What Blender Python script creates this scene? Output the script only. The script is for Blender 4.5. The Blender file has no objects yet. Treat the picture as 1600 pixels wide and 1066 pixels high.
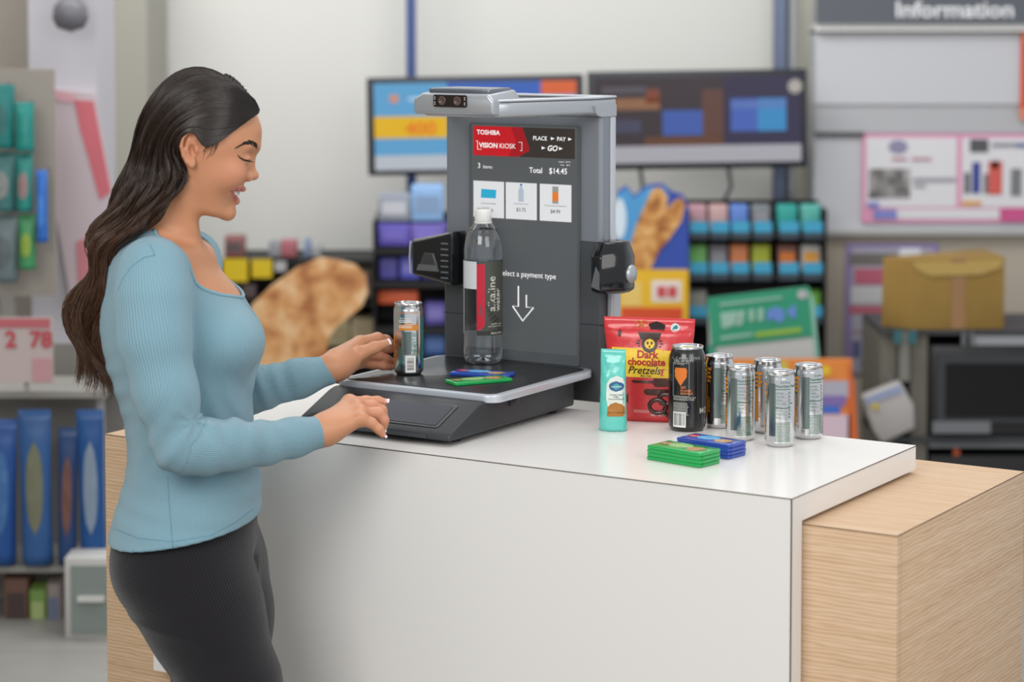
import bpy, bmesh, math, random
import numpy as np
from mathutils import Vector, Matrix

# ------------------------------------------------------------------ camera, light, exposure
SC = bpy.context.scene
F, CAM_Z, PYC = 3645.0, 1.87, 220.0
TH = math.atan(PYC / F)
cd = bpy.data.cameras.new('camera')
cam = bpy.data.objects.new('camera', cd)
SC.collection.objects.link(cam)
cam.location = (0, 0, CAM_Z)
cam.rotation_euler = (math.pi / 2 - TH, 0, 0)
cd.sensor_width = 36.0
cd.lens = 36.0 * F / 1600.0
cd.shift_y = -(533.0 - PYC) / 1600.0
cd.clip_end = 100
cd.dof.use_dof = True
cd.dof.focus_distance = 4.25
cd.dof.aperture_fstop = 3.1
SC.camera = cam

W = bpy.data.worlds.new('world')
SC.world = W
W.use_nodes = True
W.node_tree.nodes['Background'].inputs[0].default_value = (0.93, 0.96, 1.0, 1)
W.node_tree.nodes['Background'].inputs[1].default_value = 0.72

def area(name, loc, target, sx, sy, power, col=(1, 0.98, 0.95)):
    l = bpy.data.lights.new(name, 'AREA')
    l.shape = 'RECTANGLE'; l.size = sx; l.size_y = sy; l.energy = power; l.color = col
    o = bpy.data.objects.new(name, l)
    SC.collection.objects.link(o)
    o.location = loc
    o.rotation_euler = (Vector(target) - Vector(loc)).to_track_quat('-Z', 'Y').to_euler()
    return o
area('soft_key_light', (-1.7, 0.6, 3.3), (0.1, 4.2, 1.0), 2.2, 1.8, 84)  # soft key out of view; its side follows the cast shadows
area('added_fill_light', (1.9, 0.8, 3.0), (0.0, 4.2, 0.9), 2.0, 2.0, 46)  # added soft fill from the right, no fixture behind it
area('added_top_light', (0.6, 4.9, 3.9), (0.3, 4.5, 0.0), 2.4, 0.9, 28)  # added soft lamp above the counter, no ceiling is built
area('added_back_light', (-0.5, 7.4, 3.9), (0.0, 9.0, 0.6), 4.0, 1.0, 95)  # added to brighten the back wall and the goods there
area('added_side_light', (-2.6, 5.6, 3.6), (-2.0, 7.2, 0.6), 1.6, 1.0, 14)  # added soft lamp for the shelves at the left

vs = SC.view_settings
vs.view_transform = 'Standard'; vs.look = 'None'; vs.gamma = 1.0; vs.use_curve_mapping = False
vs.exposure = 0.0

# ------------------------------------------------------------------ picture <-> place
FWD = np.array([0, math.cos(TH), -math.sin(TH)]); UP = np.array([0, math.sin(TH), math.cos(TH)])
CPOS = np.array([0, 0, CAM_Z])
def ray(x, y):
    return FWD + np.array([1., 0, 0]) * (x - 800) / F - UP * (y - PYC) / F
def onZ(x, y, z):
    d = ray(x, y); return CPOS + d * ((z - CAM_Z) / d[2])
def onY(x, y, Y):
    d = ray(x, y); return CPOS + d * (Y / d[1])
HT = 1.077                                    # counter top height
AU = math.atan2(3645, 5900)
U = np.array([math.cos(AU), -math.sin(AU), 0]); V = np.array([math.sin(AU), math.cos(AU), 0])
A0 = onZ(1237, 779, HT)                       # near right corner of the white counter
def frame_matrix(origin, rot=0.0):
    """x = along the counter, y = away from the customer side, z = up"""
    return Matrix.Translation(Vector(origin)) @ Matrix.Rotation(-AU + rot, 4, 'Z')

# ------------------------------------------------------------------ helpers
def lin(c):
    return c / 12.92 if c <= 0.04045 else ((c + 0.055) / 1.055) ** 2.4
def hexc(h):
    if isinstance(h, (tuple, list)): return tuple(h) + ((1,) if len(h) == 3 else ())
    h = h.lstrip('#')
    return tuple(lin(int(h[i:i + 2], 16) / 255) for i in (0, 2, 4)) + (1,)
MATS = {}
def mat(name, col='#888888', rough=0.5, metal=0.0, spec=0.5, coat=0.0, trans=0.0, ior=1.45, emit=None, es=1.0, sss=0.0, bump=None, mix=None):
    """bump = (scale, strength, distance); mix = (colour2, scale, detail)"""
    if name in MATS: return MATS[name]
    m = bpy.data.materials.new(name); m.use_nodes = True
    nt = m.node_tree; p = nt.nodes['Principled BSDF']
    p.inputs['Base Color'].default_value = hexc(col)
    p.inputs['Roughness'].default_value = rough
    p.inputs['Metallic'].default_value = metal
    p.inputs['Specular IOR Level'].default_value = spec
    p.inputs['Coat Weight'].default_value = coat
    p.inputs['Coat Roughness'].default_value = 0.08
    p.inputs['Transmission Weight'].default_value = trans
    p.inputs['IOR'].default_value = ior
    if sss:
        p.inputs['Subsurface Weight'].default_value = sss
        p.inputs['Subsurface Radius'].default_value = (0.012, 0.005, 0.003)
        p.inputs['Subsurface Scale'].default_value = 0.6
    if emit:
        p.inputs['Emission Color'].default_value = hexc(emit)
        p.inputs['Emission Strength'].default_value = es
    if mix or bump:
        tc = nt.nodes.new('ShaderNodeTexCoord')
    if mix:
        n = nt.nodes.new('ShaderNodeTexNoise'); n.inputs['Scale'].default_value = mix[1]; n.inputs['Detail'].default_value = mix[2]
        nt.links.new(tc.outputs['Object'], n.inputs['Vector'])
        r = nt.nodes.new('ShaderNodeValToRGB')
        r.color_ramp.elements[0].position = 0.35; r.color_ramp.elements[1].position = 0.65
        r.color_ramp.elements[0].color = hexc(col); r.color_ramp.elements[1].color = hexc(mix[0])
        nt.links.new(n.outputs['Fac'], r.inputs['Fac']); nt.links.new(r.outputs['Color'], p.inputs['Base Color'])
    if bump:
        n = nt.nodes.new('ShaderNodeTexNoise'); n.inputs['Scale'].default_value = bump[0]; n.inputs['Detail'].default_value = 2
        nt.links.new(tc.outputs['Object'], n.inputs['Vector'])
        b = nt.nodes.new('ShaderNodeBump'); b.inputs['Strength'].default_value = bump[1]; b.inputs['Distance'].default_value = bump[2]
        nt.links.new(n.outputs['Fac'], b.inputs['Height']); nt.links.new(b.outputs['Normal'], p.inputs['Normal'])
    MATS[name] = m
    return m

COL = SC.collection
def tag(o, label=None, cat=None, group=None, kind=None):
    if label: o['label'] = label
    if cat: o['category'] = cat
    if group: o['group'] = group
    if kind: o['kind'] = kind
    return o
def empty(name, mw, label=None, cat=None, group=None, kind=None):
    o = bpy.data.objects.new(name, None); COL.objects.link(o)
    o.empty_display_size = 0.05
    o.matrix_world = mw if isinstance(mw, Matrix) else Matrix.Translation(Vector(mw))
    return tag(o, label, cat, group, kind)
def link(name, me, m, parent=None, smooth=False, bevel=0.0, seg=2, mw=None):
    o = bpy.data.objects.new(name, me); COL.objects.link(o)
    if m is not None and not me.materials:
        for k in (m if isinstance(m, (list, tuple)) else [m]): me.materials.append(k)
    if parent is not None: o.parent = parent
    if mw is not None: o.matrix_local = mw
    if smooth:
        me.polygons.foreach_set('use_smooth', [True] * len(me.polygons))
    if bevel:
        b = o.modifiers.new('bevel', 'BEVEL'); b.width = bevel; b.segments = seg; b.limit_method = 'ANGLE'; b.angle_limit = math.radians(35)
        b.harden_normals = False
        me.polygons.foreach_set('use_smooth', [True] * len(me.polygons))
    return o

class MB:
    """mesh builder: collects verts and faces of one part"""
    def __init__(s): s.v = []; s.f = []; s.mi = []
    def add(s, vs, fs, mi=0):
        n = len(s.v); s.v += [tuple(map(float, p)) for p in vs]
        s.f += [tuple(i + n for i in f) for f in fs]; s.mi += [mi] * len(fs)
        return s
    def box(s, x0, x1, y0, y1, z0, z1, mi=0):
        return s.add([(x0, y0, z0), (x1, y0, z0), (x1, y1, z0), (x0, y1, z0), (x0, y0, z1), (x1, y0, z1), (x1, y1, z1), (x0, y1, z1)],
                     [(0, 3, 2, 1), (4, 5, 6, 7), (0, 1, 5, 4), (1, 2, 6, 5), (2, 3, 7, 6), (3, 0, 4, 7)], mi)
    def prism(s, poly, lo, hi, axis='z', mi=0):
        """poly 2D outline counter-clockwise, extruded along axis"""
        n = len(poly)
        def P(a, b, c): return {'z': (a, b, c), 'y': (a, c, b), 'x': (c, a, b)}[axis]
        vs = [P(a, b, lo) for a, b in poly] + [P(a, b, hi) for a, b in poly]
        fs = [tuple(range(n - 1, -1, -1)), tuple(range(n, 2 * n))] + [(i, (i + 1) % n, n + (i + 1) % n, n + i) for i in range(n)]
        if axis == 'y': fs = [tuple(reversed(f)) for f in fs]
        return s.add(vs, fs, mi)
    def loft(s, rings, cap=True, mi=0, close=True):
        m = len(rings[0]); vs = [p for r in rings for p in r]; fs = []
        for i in range(len(rings) - 1):
            for j in range(m if close else m - 1):
                k = (j + 1) % m
                fs.append((i * m + j, i * m + k, (i + 1) * m + k, (i + 1) * m + j))
        if cap and close:
            fs.append(tuple(range(m - 1, -1, -1))); fs.append(tuple((len(rings) - 1) * m + j for j in range(m)))
        return s.add(vs, fs, mi)
    def lathe(s, prof, n=32, cap=True, mi=0, c=(0, 0, 0)):
        rings = [[(c[0] + r * math.cos(2 * math.pi * j / n), c[1] + r * math.sin(2 * math.pi * j / n), c[2] + z) for j in range(n)] for r, z in prof]
        return s.loft(rings, cap, mi)
    def tube(s, pts, r, n=6, mi=0, closed=False):
        pts = [Vector(p) for p in pts]; L = len(pts); rings = []
        rr = r if isinstance(r, (list, tuple)) else [r] * L
        prev = None
        for i, p in enumerate(pts):
            t = (pts[(i + 1) % L] - pts[i - 1]) if closed else (pts[min(i + 1, L - 1)] - pts[max(i - 1, 0)])
            t.normalize()
            a = prev if prev is not None else (Vector((0, 0, 1)) if abs(t.z) < 0.9 else Vector((1, 0, 0)))
            b = t.cross(a).normalized(); a2 = b.cross(t).normalized(); prev = a2
            rings.append([p + (a2 * math.cos(2 * math.pi * j / n) + b * math.sin(2 * math.pi * j / n)) * rr[i] for j in range(n)])
        if closed: rings.append(rings[0])
        return s.loft(rings, not closed, mi)
    def mesh(s, name):
        me = bpy.data.meshes.new(name); me.from_pydata(s.v, [], s.f)
        if any(s.mi): me.polygons.foreach_set('material_index', s.mi)
        me.validate(); me.update()
        bm = bmesh.new(); bm.from_mesh(me); bmesh.ops.recalc_face_normals(bm, faces=bm.faces); bm.to_mesh(me); bm.free()
        return me
    def build(s, name, m, parent=None, **k):
        return link(name, s.mesh(name), m, parent, **k)

def rrect(x0, x1, y0, y1, r, n=5):
    out = []
    for cx, cy, a0 in ((x1 - r, y0 + r, -90), (x1 - r, y1 - r, 0), (x0 + r, y1 - r, 90), (x0 + r, y0 + r, 180)):
        for i in range(n + 1):
            a = math.radians(a0 + 90 * i / n); out.append((cx + r * math.cos(a), cy + r * math.sin(a)))
    return out

def text_geo(s, size, align='LEFT', bold=0.0, sx=1.0, shear=0.0, depth=0.0, space=1.0):
    """outline letters as verts (x, y, z) and faces, baseline at y = 0"""
    c = bpy.data.curves.new('t', 'FONT'); c.body = s; c.size = size; c.align_x = align; c.offset = bold * size
    c.shear = shear; c.resolution_u = 3; c.extrude = depth; c.space_character = space
    o = bpy.data.objects.new('t', c); COL.objects.link(o)
    me = bpy.data.meshes.new_from_object(o.evaluated_get(bpy.context.evaluated_depsgraph_get()))
    vs = [(p.co.x * sx, p.co.y, p.co.z) for p in me.vertices]; fs = [tuple(p.vertices) for p in me.polygons]
    bpy.data.objects.remove(o); bpy.data.curves.remove(c); bpy.data.meshes.remove(me)
    return vs, fs

# ------------------------------------------------------------------ room shell
WHITE_WALL = mat('wall_paint_white', '#dcdcd8', 0.85)
GREY_WALL = mat('wall_paint_grey', '#a9a79d', 0.85)
m = mat('floor_vinyl', '#9a9893', 0.45, mix=('#8f8d88', 3.0, 4))
fl = empty('floor', (0, 0, 0), kind='structure')
base = MB().box(-4.0, 4.2, 0.2, 10.3, -0.06, -0.004).build('subfloor', mat('floor_grout', '#77756f', 0.8), fl)
tile_me = None
for i in range(13):
    for j in range(12):
        x, y = -4.0 + 0.6 * i + 0.3, 3.0 + 0.6 * j + 0.3
        if tile_me is None:
            tile_me = MB().box(-0.298, 0.298, -0.298, 0.298, -0.004, 0.0).mesh('tile'); tile_me.materials.append(m)
        o = bpy.data.objects.new('tile', tile_me); COL.objects.link(o); o.parent = fl; o.location = (x, y, 0)
wb = MB().box(-4.0, 4.2, 10.0, 10.1, 0, 4.2).build('wall_back', WHITE_WALL); tag(wb, kind='structure')
wl = MB().box(-4.1, -4.0, 0.2, 10.1, 0, 4.2).build('wall_left', GREY_WALL); tag(wl, kind='structure')

# ------------------------------------------------------------------ wood
def wood(name, expr_axis):
    m = bpy.data.materials.new(name); m.use_nodes = True; nt = m.node_tree; p = nt.nodes['Principled BSDF']
    tc = nt.nodes.new('ShaderNodeTexCoord')
    mp = nt.nodes.new('ShaderNodeMapping'); nt.links.new(tc.outputs['Object'], mp.inputs['Vector'])
    # stretch along the grain
    mp.inputs['Scale'].default_value = {'z': (1.3, 1.3, 60), 'y': (1.3, 60, 1.3)}[expr_axis]
    n = nt.nodes.new('ShaderNodeTexNoise'); n.inputs['Scale'].default_value = 1.0; n.inputs['Detail'].default_value = 4; n.inputs['Roughness'].default_value = 0.6
    nt.links.new(mp.outputs['Vector'], n.inputs['Vector'])
    mp2 = nt.nodes.new('ShaderNodeMapping'); nt.links.new(tc.outputs['Object'], mp2.inputs['Vector'])
    mp2.inputs['Scale'].default_value = {'z': (0.10, 0.10, 1.0), 'y': (0.10, 1.0, 0.10)}[expr_axis]
    w = nt.nodes.new('ShaderNodeTexWave'); w.wave_type = 'BANDS'; w.bands_direction = expr_axis.upper()
    w.inputs['Scale'].default_value = 46; w.inputs['Distortion'].default_value = 5.0; w.inputs['Detail'].default_value = 1.5; w.inputs['Detail Scale'].default_value = 3.0
    nt.links.new(mp2.outputs['Vector'], w.inputs['Vector'])
    mx = nt.nodes.new('ShaderNodeMix'); mx.data_type = 'FLOAT'; mx.inputs[0].default_value = 0.38
    nt.links.new(n.outputs['Fac'], mx.inputs[2]); nt.links.new(w.outputs['Fac'], mx.inputs[3])
    r = nt.nodes.new('ShaderNodeValToRGB')
    e = r.color_ramp.elements
    e[0].position = 0.2; e[0].color = hexc('#bc9974'); e[1].position = 0.75; e[1].color = hexc('#d5b99a')
    k = e.new(0.45); k.color = hexc('#cbaa89')
    nt.links.new(mx.outputs[0], r.inputs['Fac']); nt.links.new(r.outputs['Color'], p.inputs['Base Color'])
    b = nt.nodes.new('ShaderNodeBump'); b.inputs['Strength'].default_value = 0.15; b.inputs['Distance'].default_value = 0.002
    nt.links.new(mx.outputs[0], b.inputs['Height']); nt.links.new(b.outputs['Normal'], p.inputs['Normal'])
    p.inputs['Roughness'].default_value = 0.5; p.inputs['Specular IOR Level'].default_value = 0.35
    return m
WOOD_S, WOOD_T = wood('oak_laminate_side', 'z'), wood('oak_laminate_top', 'y')
SEAM = mat('dark_edge_seam', '#4a3c30', 0.7)
LAM = mat('white_laminate', '#e9e6e2', 0.22, spec=0.45)
CM = frame_matrix((A0[0], A0[1], 0))

wc = empty('wooden_counter', CM, 'light oak laminate counter block behind and beneath the white counter', 'counter')
MB().box(-1.484, 0.161, 0.047, 0.065, 0, 1.0255).build('front_panel', WOOD_S, wc, bevel=0.0008)
MB().box(0.143, 0.161, 0.0658, 0.638, 0, 1.0255).build('side_panel', WOOD_S, wc, bevel=0.0008)
MB().box(-1.484, -1.466, 0.0658, 0.638, 0, 1.0255).build('side_panel', WOOD_S, wc, bevel=0.0008)
MB().box(-1.466, 0.143, 0.62, 0.638, 0, 1.0255).build('back_panel', WOOD_S, wc, bevel=0.0008)
MB().box(-1.4835, 0.1605, 0.0475, 0.6375, 1.0264, 1.0272).build('top_panel', WOOD_T, wc)
MB().box(-1.4838, 0.1608, 0.0472, 0.6378, 1.0252, 1.0265).build('edge_seam', SEAM, wc)

wh = empty('white_counter', CM, 'white laminate counter with thick top and hanging front panel', 'counter')
MB().box(-1.326, 0.0, 0.040, 0.5225, 1.0335, HT).build("worktop", LAM, wh)
MB().box(-1.326, 0.0, 0.0, 0.040, 0.5964, HT).build("front_panel", LAM, wh)
MB().box(-1.326, -0.0005, -0.0006, 0.0012, HT - 0.0022, HT - 0.0007).build('edge_seam', SEAM, wh)
MB().box(-0.0012, 0.0006, 0.0, 0.5225, HT - 0.0022, HT - 0.0009).build('edge_seam', SEAM, wh)
MB().box(-0.0012, 0.0006, -0.0006, 0.0012, 0.5964, HT - 0.001).build('edge_seam', SEAM, wh)

# ------------------------------------------------------------------ self checkout kiosk
K0 = onZ(703, 700, HT)
KM = frame_matrix((K0[0], K0[1], HT))
kiosk = empty('self_checkout_kiosk', KM, 'silver and charcoal self checkout kiosk with upright screen and scanning platform', 'kiosk')
CHAR = mat('charcoal_plastic', '#333538', 0.42, spec=0.4)
CHAR2 = mat('charcoal_plastic_pillar', '#46494c', 0.45, spec=0.4)
BLK = mat('black_plastic', '#17181a', 0.35)
GLOSSK = mat('black_gloss', '#121316', 0.09, spec=0.6)
SILV = mat('silver_paint', '#b2b6bb', 0.34, metal=0.6)
SILVP = mat('silver_paint_pillar', '#8b9098', 0.38, metal=0.5)
SILV2 = mat('silver_pale_and_highlight', '#c3c7ce', 0.3, metal=0.35)
# base: side profile (v, w)
prof = [(0.0, 0.010), (0.44, 0.010), (0.44, 0.066), (0.112, 0.066), (0.096, 0.062), (0.010, 0.026), (0.0, 0.020)]
MB().prism(prof, -0.336, 0.0, 'x').build('base_body', CHAR, kiosk, bevel=0.007, seg=3)
for x in (-0.31, -0.03):
    for y in (0.06, 0.4):
        MB().lathe([(0.012, 0.0), (0.013, 0.011)], 14, c=(x, y, 0)).build('rubber_foot', BLK, kiosk)
# touch panel sunk in the sloping front
sl = math.atan2(0.036, 0.086)
PM = Matrix.Translation((-0.155, 0.053, 0.0446)) @ Matrix.Rotation(sl, 4, 'X')
fr = MB().prism(rrect(-0.118, 0.118, -0.040, 0.038, 0.006), -0.0015, 0.0008).build('touch_panel', mat('panel_frame_black', '#1b1c1f', 0.3), kiosk, mw=PM)
MB().prism(rrect(-0.110, 0.110, -0.034, 0.032, 0.003), 0.0006, 0.0014).build('panel_glass', mat('dark_panel_glass', '#2b2c36', 0.16), fr)
MB().box(-0.29, -0.05, -0.0012, 0.003, 0.0125, 0.0185).build('lip_strip', mat('lip_grey', '#4a4d50', 0.3, metal=0.3), kiosk)
MB().box(-0.05, 0.004, 0.20, 0.23, 0.045, 0.06).build('hook', BLK, kiosk, bevel=0.002)
# weighing platform
MB().prism(rrect(-0.340, 0.022, 0.117, 0.487, 0.028, 8), 0.062, 0.0768).build('platform_rim', SILV2, kiosk, bevel=0.003, seg=3)
MB().prism(rrect(-0.326, 0.008, 0.131, 0.474, 0.018, 6), 0.0760, 0.0782).build('scale_plate', mat('scale_plate_black', '#242628', 0.25, spec=0.5), kiosk, bevel=0.0006)
PT = 0.0782
# pillar
MB().prism(rrect(-0.330, 0.034, 0.487, 0.520, 0.010, 5), 0.325, 0.567).build('pillar_shell', SILVP, kiosk)
MB().prism(rrect(-0.328, 0.036, 0.5205, 0.540, 0.006, 4), 0.325, 0.566).build('pillar_back', SILV2, kiosk)  # paler silver puts the side's highlight into the paint
MB().prism(rrect(-0.334, 0.036, 0.485, 0.540, 0.010, 5), 0.012, 0.3243).build('pillar_lower', CHAR2, kiosk)
MB().prism(rrect(0.036, 0.052, 0.500, 0.532, 0.005, 3), 0.085, 0.23).build('side_rail', SILV, kiosk)
MB().box(-0.3345, 0.0365, 0.4845, 0.5405, 0.163, 0.164).build('pillar_seam', BLK, kiosk)
# glass front with the screen behind it
gl = MB().prism(rrect(-0.268, -0.0135, 0.0795, 0.549, 0.006), 0.4805, 0.4868, 'y').build('glass_panel', mat('screen_glass_grey', '#4d5052', 0.12, spec=0.5, emit='#3c4042', es=0.4), kiosk)
def screen_part(name, mb, m, par, lvl):
    return mb.build(name, m, par, mw=Matrix.Translation((0, -0.0004 * lvl, 0)))
def E(name, col, es=0.8, rough=0.3):
    return mat('screen_' + name, tuple(c * 0.35 for c in hexc(col)[:3]), rough, emit=col, es=es)
def vtext(s, u, w, size, m, par, y, **k):
    vs_, fs_ = text_geo(s, size, **k)
    mb = MB(); mb.add([(u + a, y, w + b) for a, b, c in vs_], fs_)
    return mb.build('lettering', m, par)
YS = 0.4803
scr = MB().prism(rrect(-0.262, -0.019, 0.100, 0.5465, 0.004), YS, 0.4806, 'y').build('screen', E('ground', '#5a5d5f', 0.6), kiosk)
ban = MB().prism([(-0.2573, 0.4845), (-0.0240, 0.4845), (-0.0240, 0.543), (-0.2573, 0.543)], YS - 0.0003, YS, 'y').build('banner', E('banner', '#39322f', 0.7), scr)
MB().prism([(-0.2573, 0.4845), (-0.152, 0.4845), (-0.1275, 0.497), (-0.1275, 0.504), (-0.1435, 0.543), (-0.2573, 0.543)], YS - 0.0006, YS - 0.0003, 'y').build('banner_red', E('red', '#b8141f', 0.9), scr)
MB().prism([(-0.175, 0.4845), (-0.152, 0.4845), (-0.1275, 0.497), (-0.1275, 0.504), (-0.1435, 0.543), (-0.170, 0.543), (-0.158, 0.515)], YS - 0.0007, YS - 0.0006, 'y').build('banner_facet', E('red_dark', '#97111a', 0.9), scr)
Wt = E('white', '#e9e9e9', 0.95)
dk = E('ink', '#3b3f44', 0.8)
yy = YS - 0.001
vtext('TOSHIBA', -0.249, 0.5265, 0.0125, Wt, scr, yy, bold=0.022, sx=1.05)
vtext('VISION', -0.2435, 0.5005, 0.0135, Wt, scr, yy, bold=0.026, sx=1.02)
vtext('KIOSK', -0.1965, 0.5005, 0.0135, Wt, scr, yy, sx=1.0)
for poly in ([(-0.248, 0.496, -0.2470, 0.513)], [(-0.248, 0.496, -0.238, 0.4968)], [(-0.2515, 0.5125, -0.246, 0.5133)], [(-0.152, 0.513, -0.1435, 0.5138)], [(-0.1443, 0.497, -0.1435, 0.5138)], [(-0.148, 0.4965, -0.1435, 0.4973)]):
    a, b, c, d_ = poly[0]
    MB().box(a, c, yy, yy + 0.0002, b, d_).build('bracket_line', Wt, scr)
vtext('PLACE', -0.1185, 0.5190, 0.0112, Wt, scr, yy, bold=0.015)
vtext('PAY', -0.0640, 0.5190, 0.0112, Wt, scr, yy, bold=0.015)
vtext('GO', -0.0865, 0.4990, 0.0150, Wt, scr, yy, bold=0.025, shear=0.25)
for a, b in ((-0.0775, 0.5200), (-0.0385, 0.5200), (-0.0985, 0.5010), (-0.0590, 0.5010)):
    MB().prism([(a, b), (a + 0.0085, b + 0.003), (a, b + 0.006)], yy, yy + 0.0002, 'y').build('arrow_mark', Wt, scr)
vtext('3', -0.2475, 0.4590, 0.0150, Wt, scr, yy)
vtext('Items', -0.2345, 0.4590, 0.0098, Wt, scr, yy)
vtext('Total', -0.1270, 0.4545, 0.0150, Wt, scr, yy, bold=0.008, sx=0.95)
vtext('$14.45', -0.0820, 0.4545, 0.0160, Wt, scr, yy, bold=0.008, sx=0.95)
vtext('Subtotal   $13.74', -0.0335, 0.4770, 0.0038, Wt, scr, yy, align='RIGHT')
vtext('Taxes     $0.71', -0.0335, 0.4710, 0.0038, Wt, scr, yy, align='RIGHT')
card_m = E('card', '#d9dadc', 0.75)
for n, u0 in enumerate((-0.2573, -0.1815, -0.1030)):
    wid = 0.0715
    c = MB().box(u0, u0 + wid, YS - 0.0006, YS, 0.3610, 0.4335).build('item_card', card_m, scr)
    cx = u0 + wid / 2
    if n == 0:
        MB().prism([(cx - 0.018, 0.4000), (cx + 0.017, 0.4000), (cx + 0.018, 0.4170), (cx - 0.017, 0.4178)], yy, yy + 0.0002, 'y').build('product_picture', E('wipes_blue', '#2aa0c4', 0.8), scr)
        vtext('Cleansing Towelettes', cx, 0.3880, 0.0040, dk, scr, yy, align='CENTER')
        vtext('$5.00', cx, 0.3720, 0.0100, dk, scr, yy, align='CENTER')
    elif n == 1:
        o_ = [(0.006, 0.396), (0.0065, 0.402), (0.0058, 0.410), (0.0065, 0.418), (0.003, 0.424), (0.0022, 0.428)]
        MB().prism([(cx + a, b) for a, b in o_] + [(cx - a, b) for a, b in reversed(o_)], yy, yy + 0.0002, 'y').build('product_picture', E('bottle_pic', '#a9b3c0', 0.8), scr)
        MB().box(cx - 0.0025, cx + 0.0025, yy, yy + 0.0002, 0.4280, 0.4315).build('product_picture_cap', E('cap_pic', '#2f6fb0', 0.8), scr)
        vtext('Lotus Water 16.9 oz', cx, 0.3905, 0.0040, dk, scr, yy, align='CENTER')
        vtext('$3.75', cx, 0.3770, 0.0100, dk, scr, yy, align='CENTER', bold=0.006)
    else:
        MB().box(cx - 0.0068, cx + 0.0068, yy, yy + 0.0002, 0.3960, 0.4295).build('product_picture', E('can_pic', '#8f8f87', 0.8), scr)
        MB().box(cx - 0.0068, cx + 0.0068, yy - 0.0002, yy, 0.4010, 0.4180).build('product_picture_band', E('can_pic_orange', '#d8752a', 0.8), scr)
        vtext('C4 Energy Orange Pineapple 8.4 oz', cx, 0.3905, 0.0035, dk, scr, yy, align='CENTER')
        vtext('$4.99', cx, 0.3770, 0.0100, dk, scr, yy, align='CENTER', bold=0.006)
vtext('Select a payment type', -0.0655, 0.2475, 0.0158, Wt, scr, yy, align='RIGHT', sx=0.93)
# outlined arrow pointing down
ar = [(-0.1520, 0.2285), (-0.1520, 0.1880), (-0.1655, 0.1880), (-0.1420, 0.1600), (-0.1170, 0.1880), (-0.1335, 0.1880), (-0.1335, 0.2120)]
MB().tube([(a, yy, b) for a, b in ar], 0.0015, 4).build('arrow_outline', Wt, scr)
# ring arm over the screen with the camera head
def ring_arm(r0, r1, z0, z1, mb):
    out = [(0.036, 0.540), (0.034, 0.46), (0.012, 0.41), (-0.040, 0.27), (-0.062, 0.245), (-0.214, 0.245), (-0.236, 0.27), (-0.306, 0.41), (-0.328, 0.46), (-0.330, 0.540)]
    inn = [(0.004, 0.512), (0.002, 0.46), (-0.018, 0.42), (-0.066, 0.29), (-0.080, 0.275), (-0.196, 0.275), (-0.210, 0.29), (-0.276, 0.42), (-0.296, 0.46), (-0.298, 0.512)]
    n = len(out)
    vs_ = [(a, b, z) for z in (z0, z1) for ring in (out, inn) for a, b in ring]
    fs_ = []
    for i in range(n):
        j = (i + 1) % n
        fs_ += [(i, j, 2 * n + j, 2 * n + i), (n + j, n + i, 3 * n + i, 3 * n + j), (2 * n + i, 2 * n + j, 3 * n + j, 3 * n + i), (j, i, n + i, n + j)]
    return mb.add(vs_, fs_)
ring_arm(0, 0, 0.5735, 0.6025, MB()).build('ring_arm', SILV, kiosk, bevel=0.006, seg=3)
ring_arm(0, 0, 0.6030, 0.6075, MB()).build('ring_top', SILV2, kiosk, bevel=0.0018)
MB().prism(rrect(-0.330, 0.036, 0.4875, 0.540, 0.010), 0.5680, 0.580).build('arm_collar', SILV, kiosk)
for u0_, u1_ in ((0.002, 0.0358), (-0.3298, -0.296)):
    MB().prism([(0.539, 0.5678), (0.4885, 0.5678), (0.478, 0.5685), (0.468, 0.5705), (0.458, 0.576), (0.454, 0.590), (0.539, 0.590)], u0_, u1_, 'x').build('arm_root', SILV, kiosk)
MB().box(-0.07, -0.02, 0.33, 0.40, 0.574, 0.5785).build('arm_gap_plate', BLK, kiosk)  # solid black plate fills the ring opening
hd = [(-0.2330, 0.5800), (-0.0560, 0.5800), (-0.0560, 0.6050), (-0.0680, 0.6170), (-0.2135, 0.6170), (-0.2330, 0.6060)]
head = MB()
head.loft([[(a, 0.232, b) for a, b in hd], [(-0.138 + (a + 0.138) * 1.02, 0.240, 0.604 + (b - 0.604) * 1.1) for a, b in hd], [(-0.138 + (a + 0.138) * 0.97, 0.335, 0.606 + (b - 0.604) * 1.35) for a, b in hd]])
head.build('camera_head', SILV, kiosk, bevel=0.004, seg=3)
MB().prism([(-0.206, 0.243), (-0.070, 0.243), (-0.076, 0.330), (-0.200, 0.330)], 0.6175, 0.6275).build('head_cover', mat('silver_paint_dark', '#7f858e', 0.28, metal=0.8), kiosk, bevel=0.003)
win = MB().prism(rrect(-0.186, -0.112, 0.5925, 0.6155, 0.004), 0.2285, 0.2325, 'y').build('camera_window', mat('camera_window', '#231a17', 0.15), kiosk)
for u_ in (-0.166, -0.132):
    MB().lathe([(0.0085, 0), (0.0085, 0.0015), (0.006, 0.002), (0.0055, 0.001), (0.0005, 0.0008)], 24).build('lens', mat('lens_ring', '#5a4742', 0.2), win, smooth=True,
        mw=Matrix.Translation((u_, 0.2286, 0.604)) @ Matrix.Rotation(math.pi / 2, 4, 'X'))
for u_ in (-0.1825, -0.1155):
    for w_ in (0.5975, 0.601, 0.607, 0.6105):
        MB().box(u_ - 0.0012, u_ + 0.0012, 0.2278, 0.2286, w_ - 0.0009, w_ + 0.0009).build('led', mat('led_white', '#cfcac4', 0.3), win)
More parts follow.
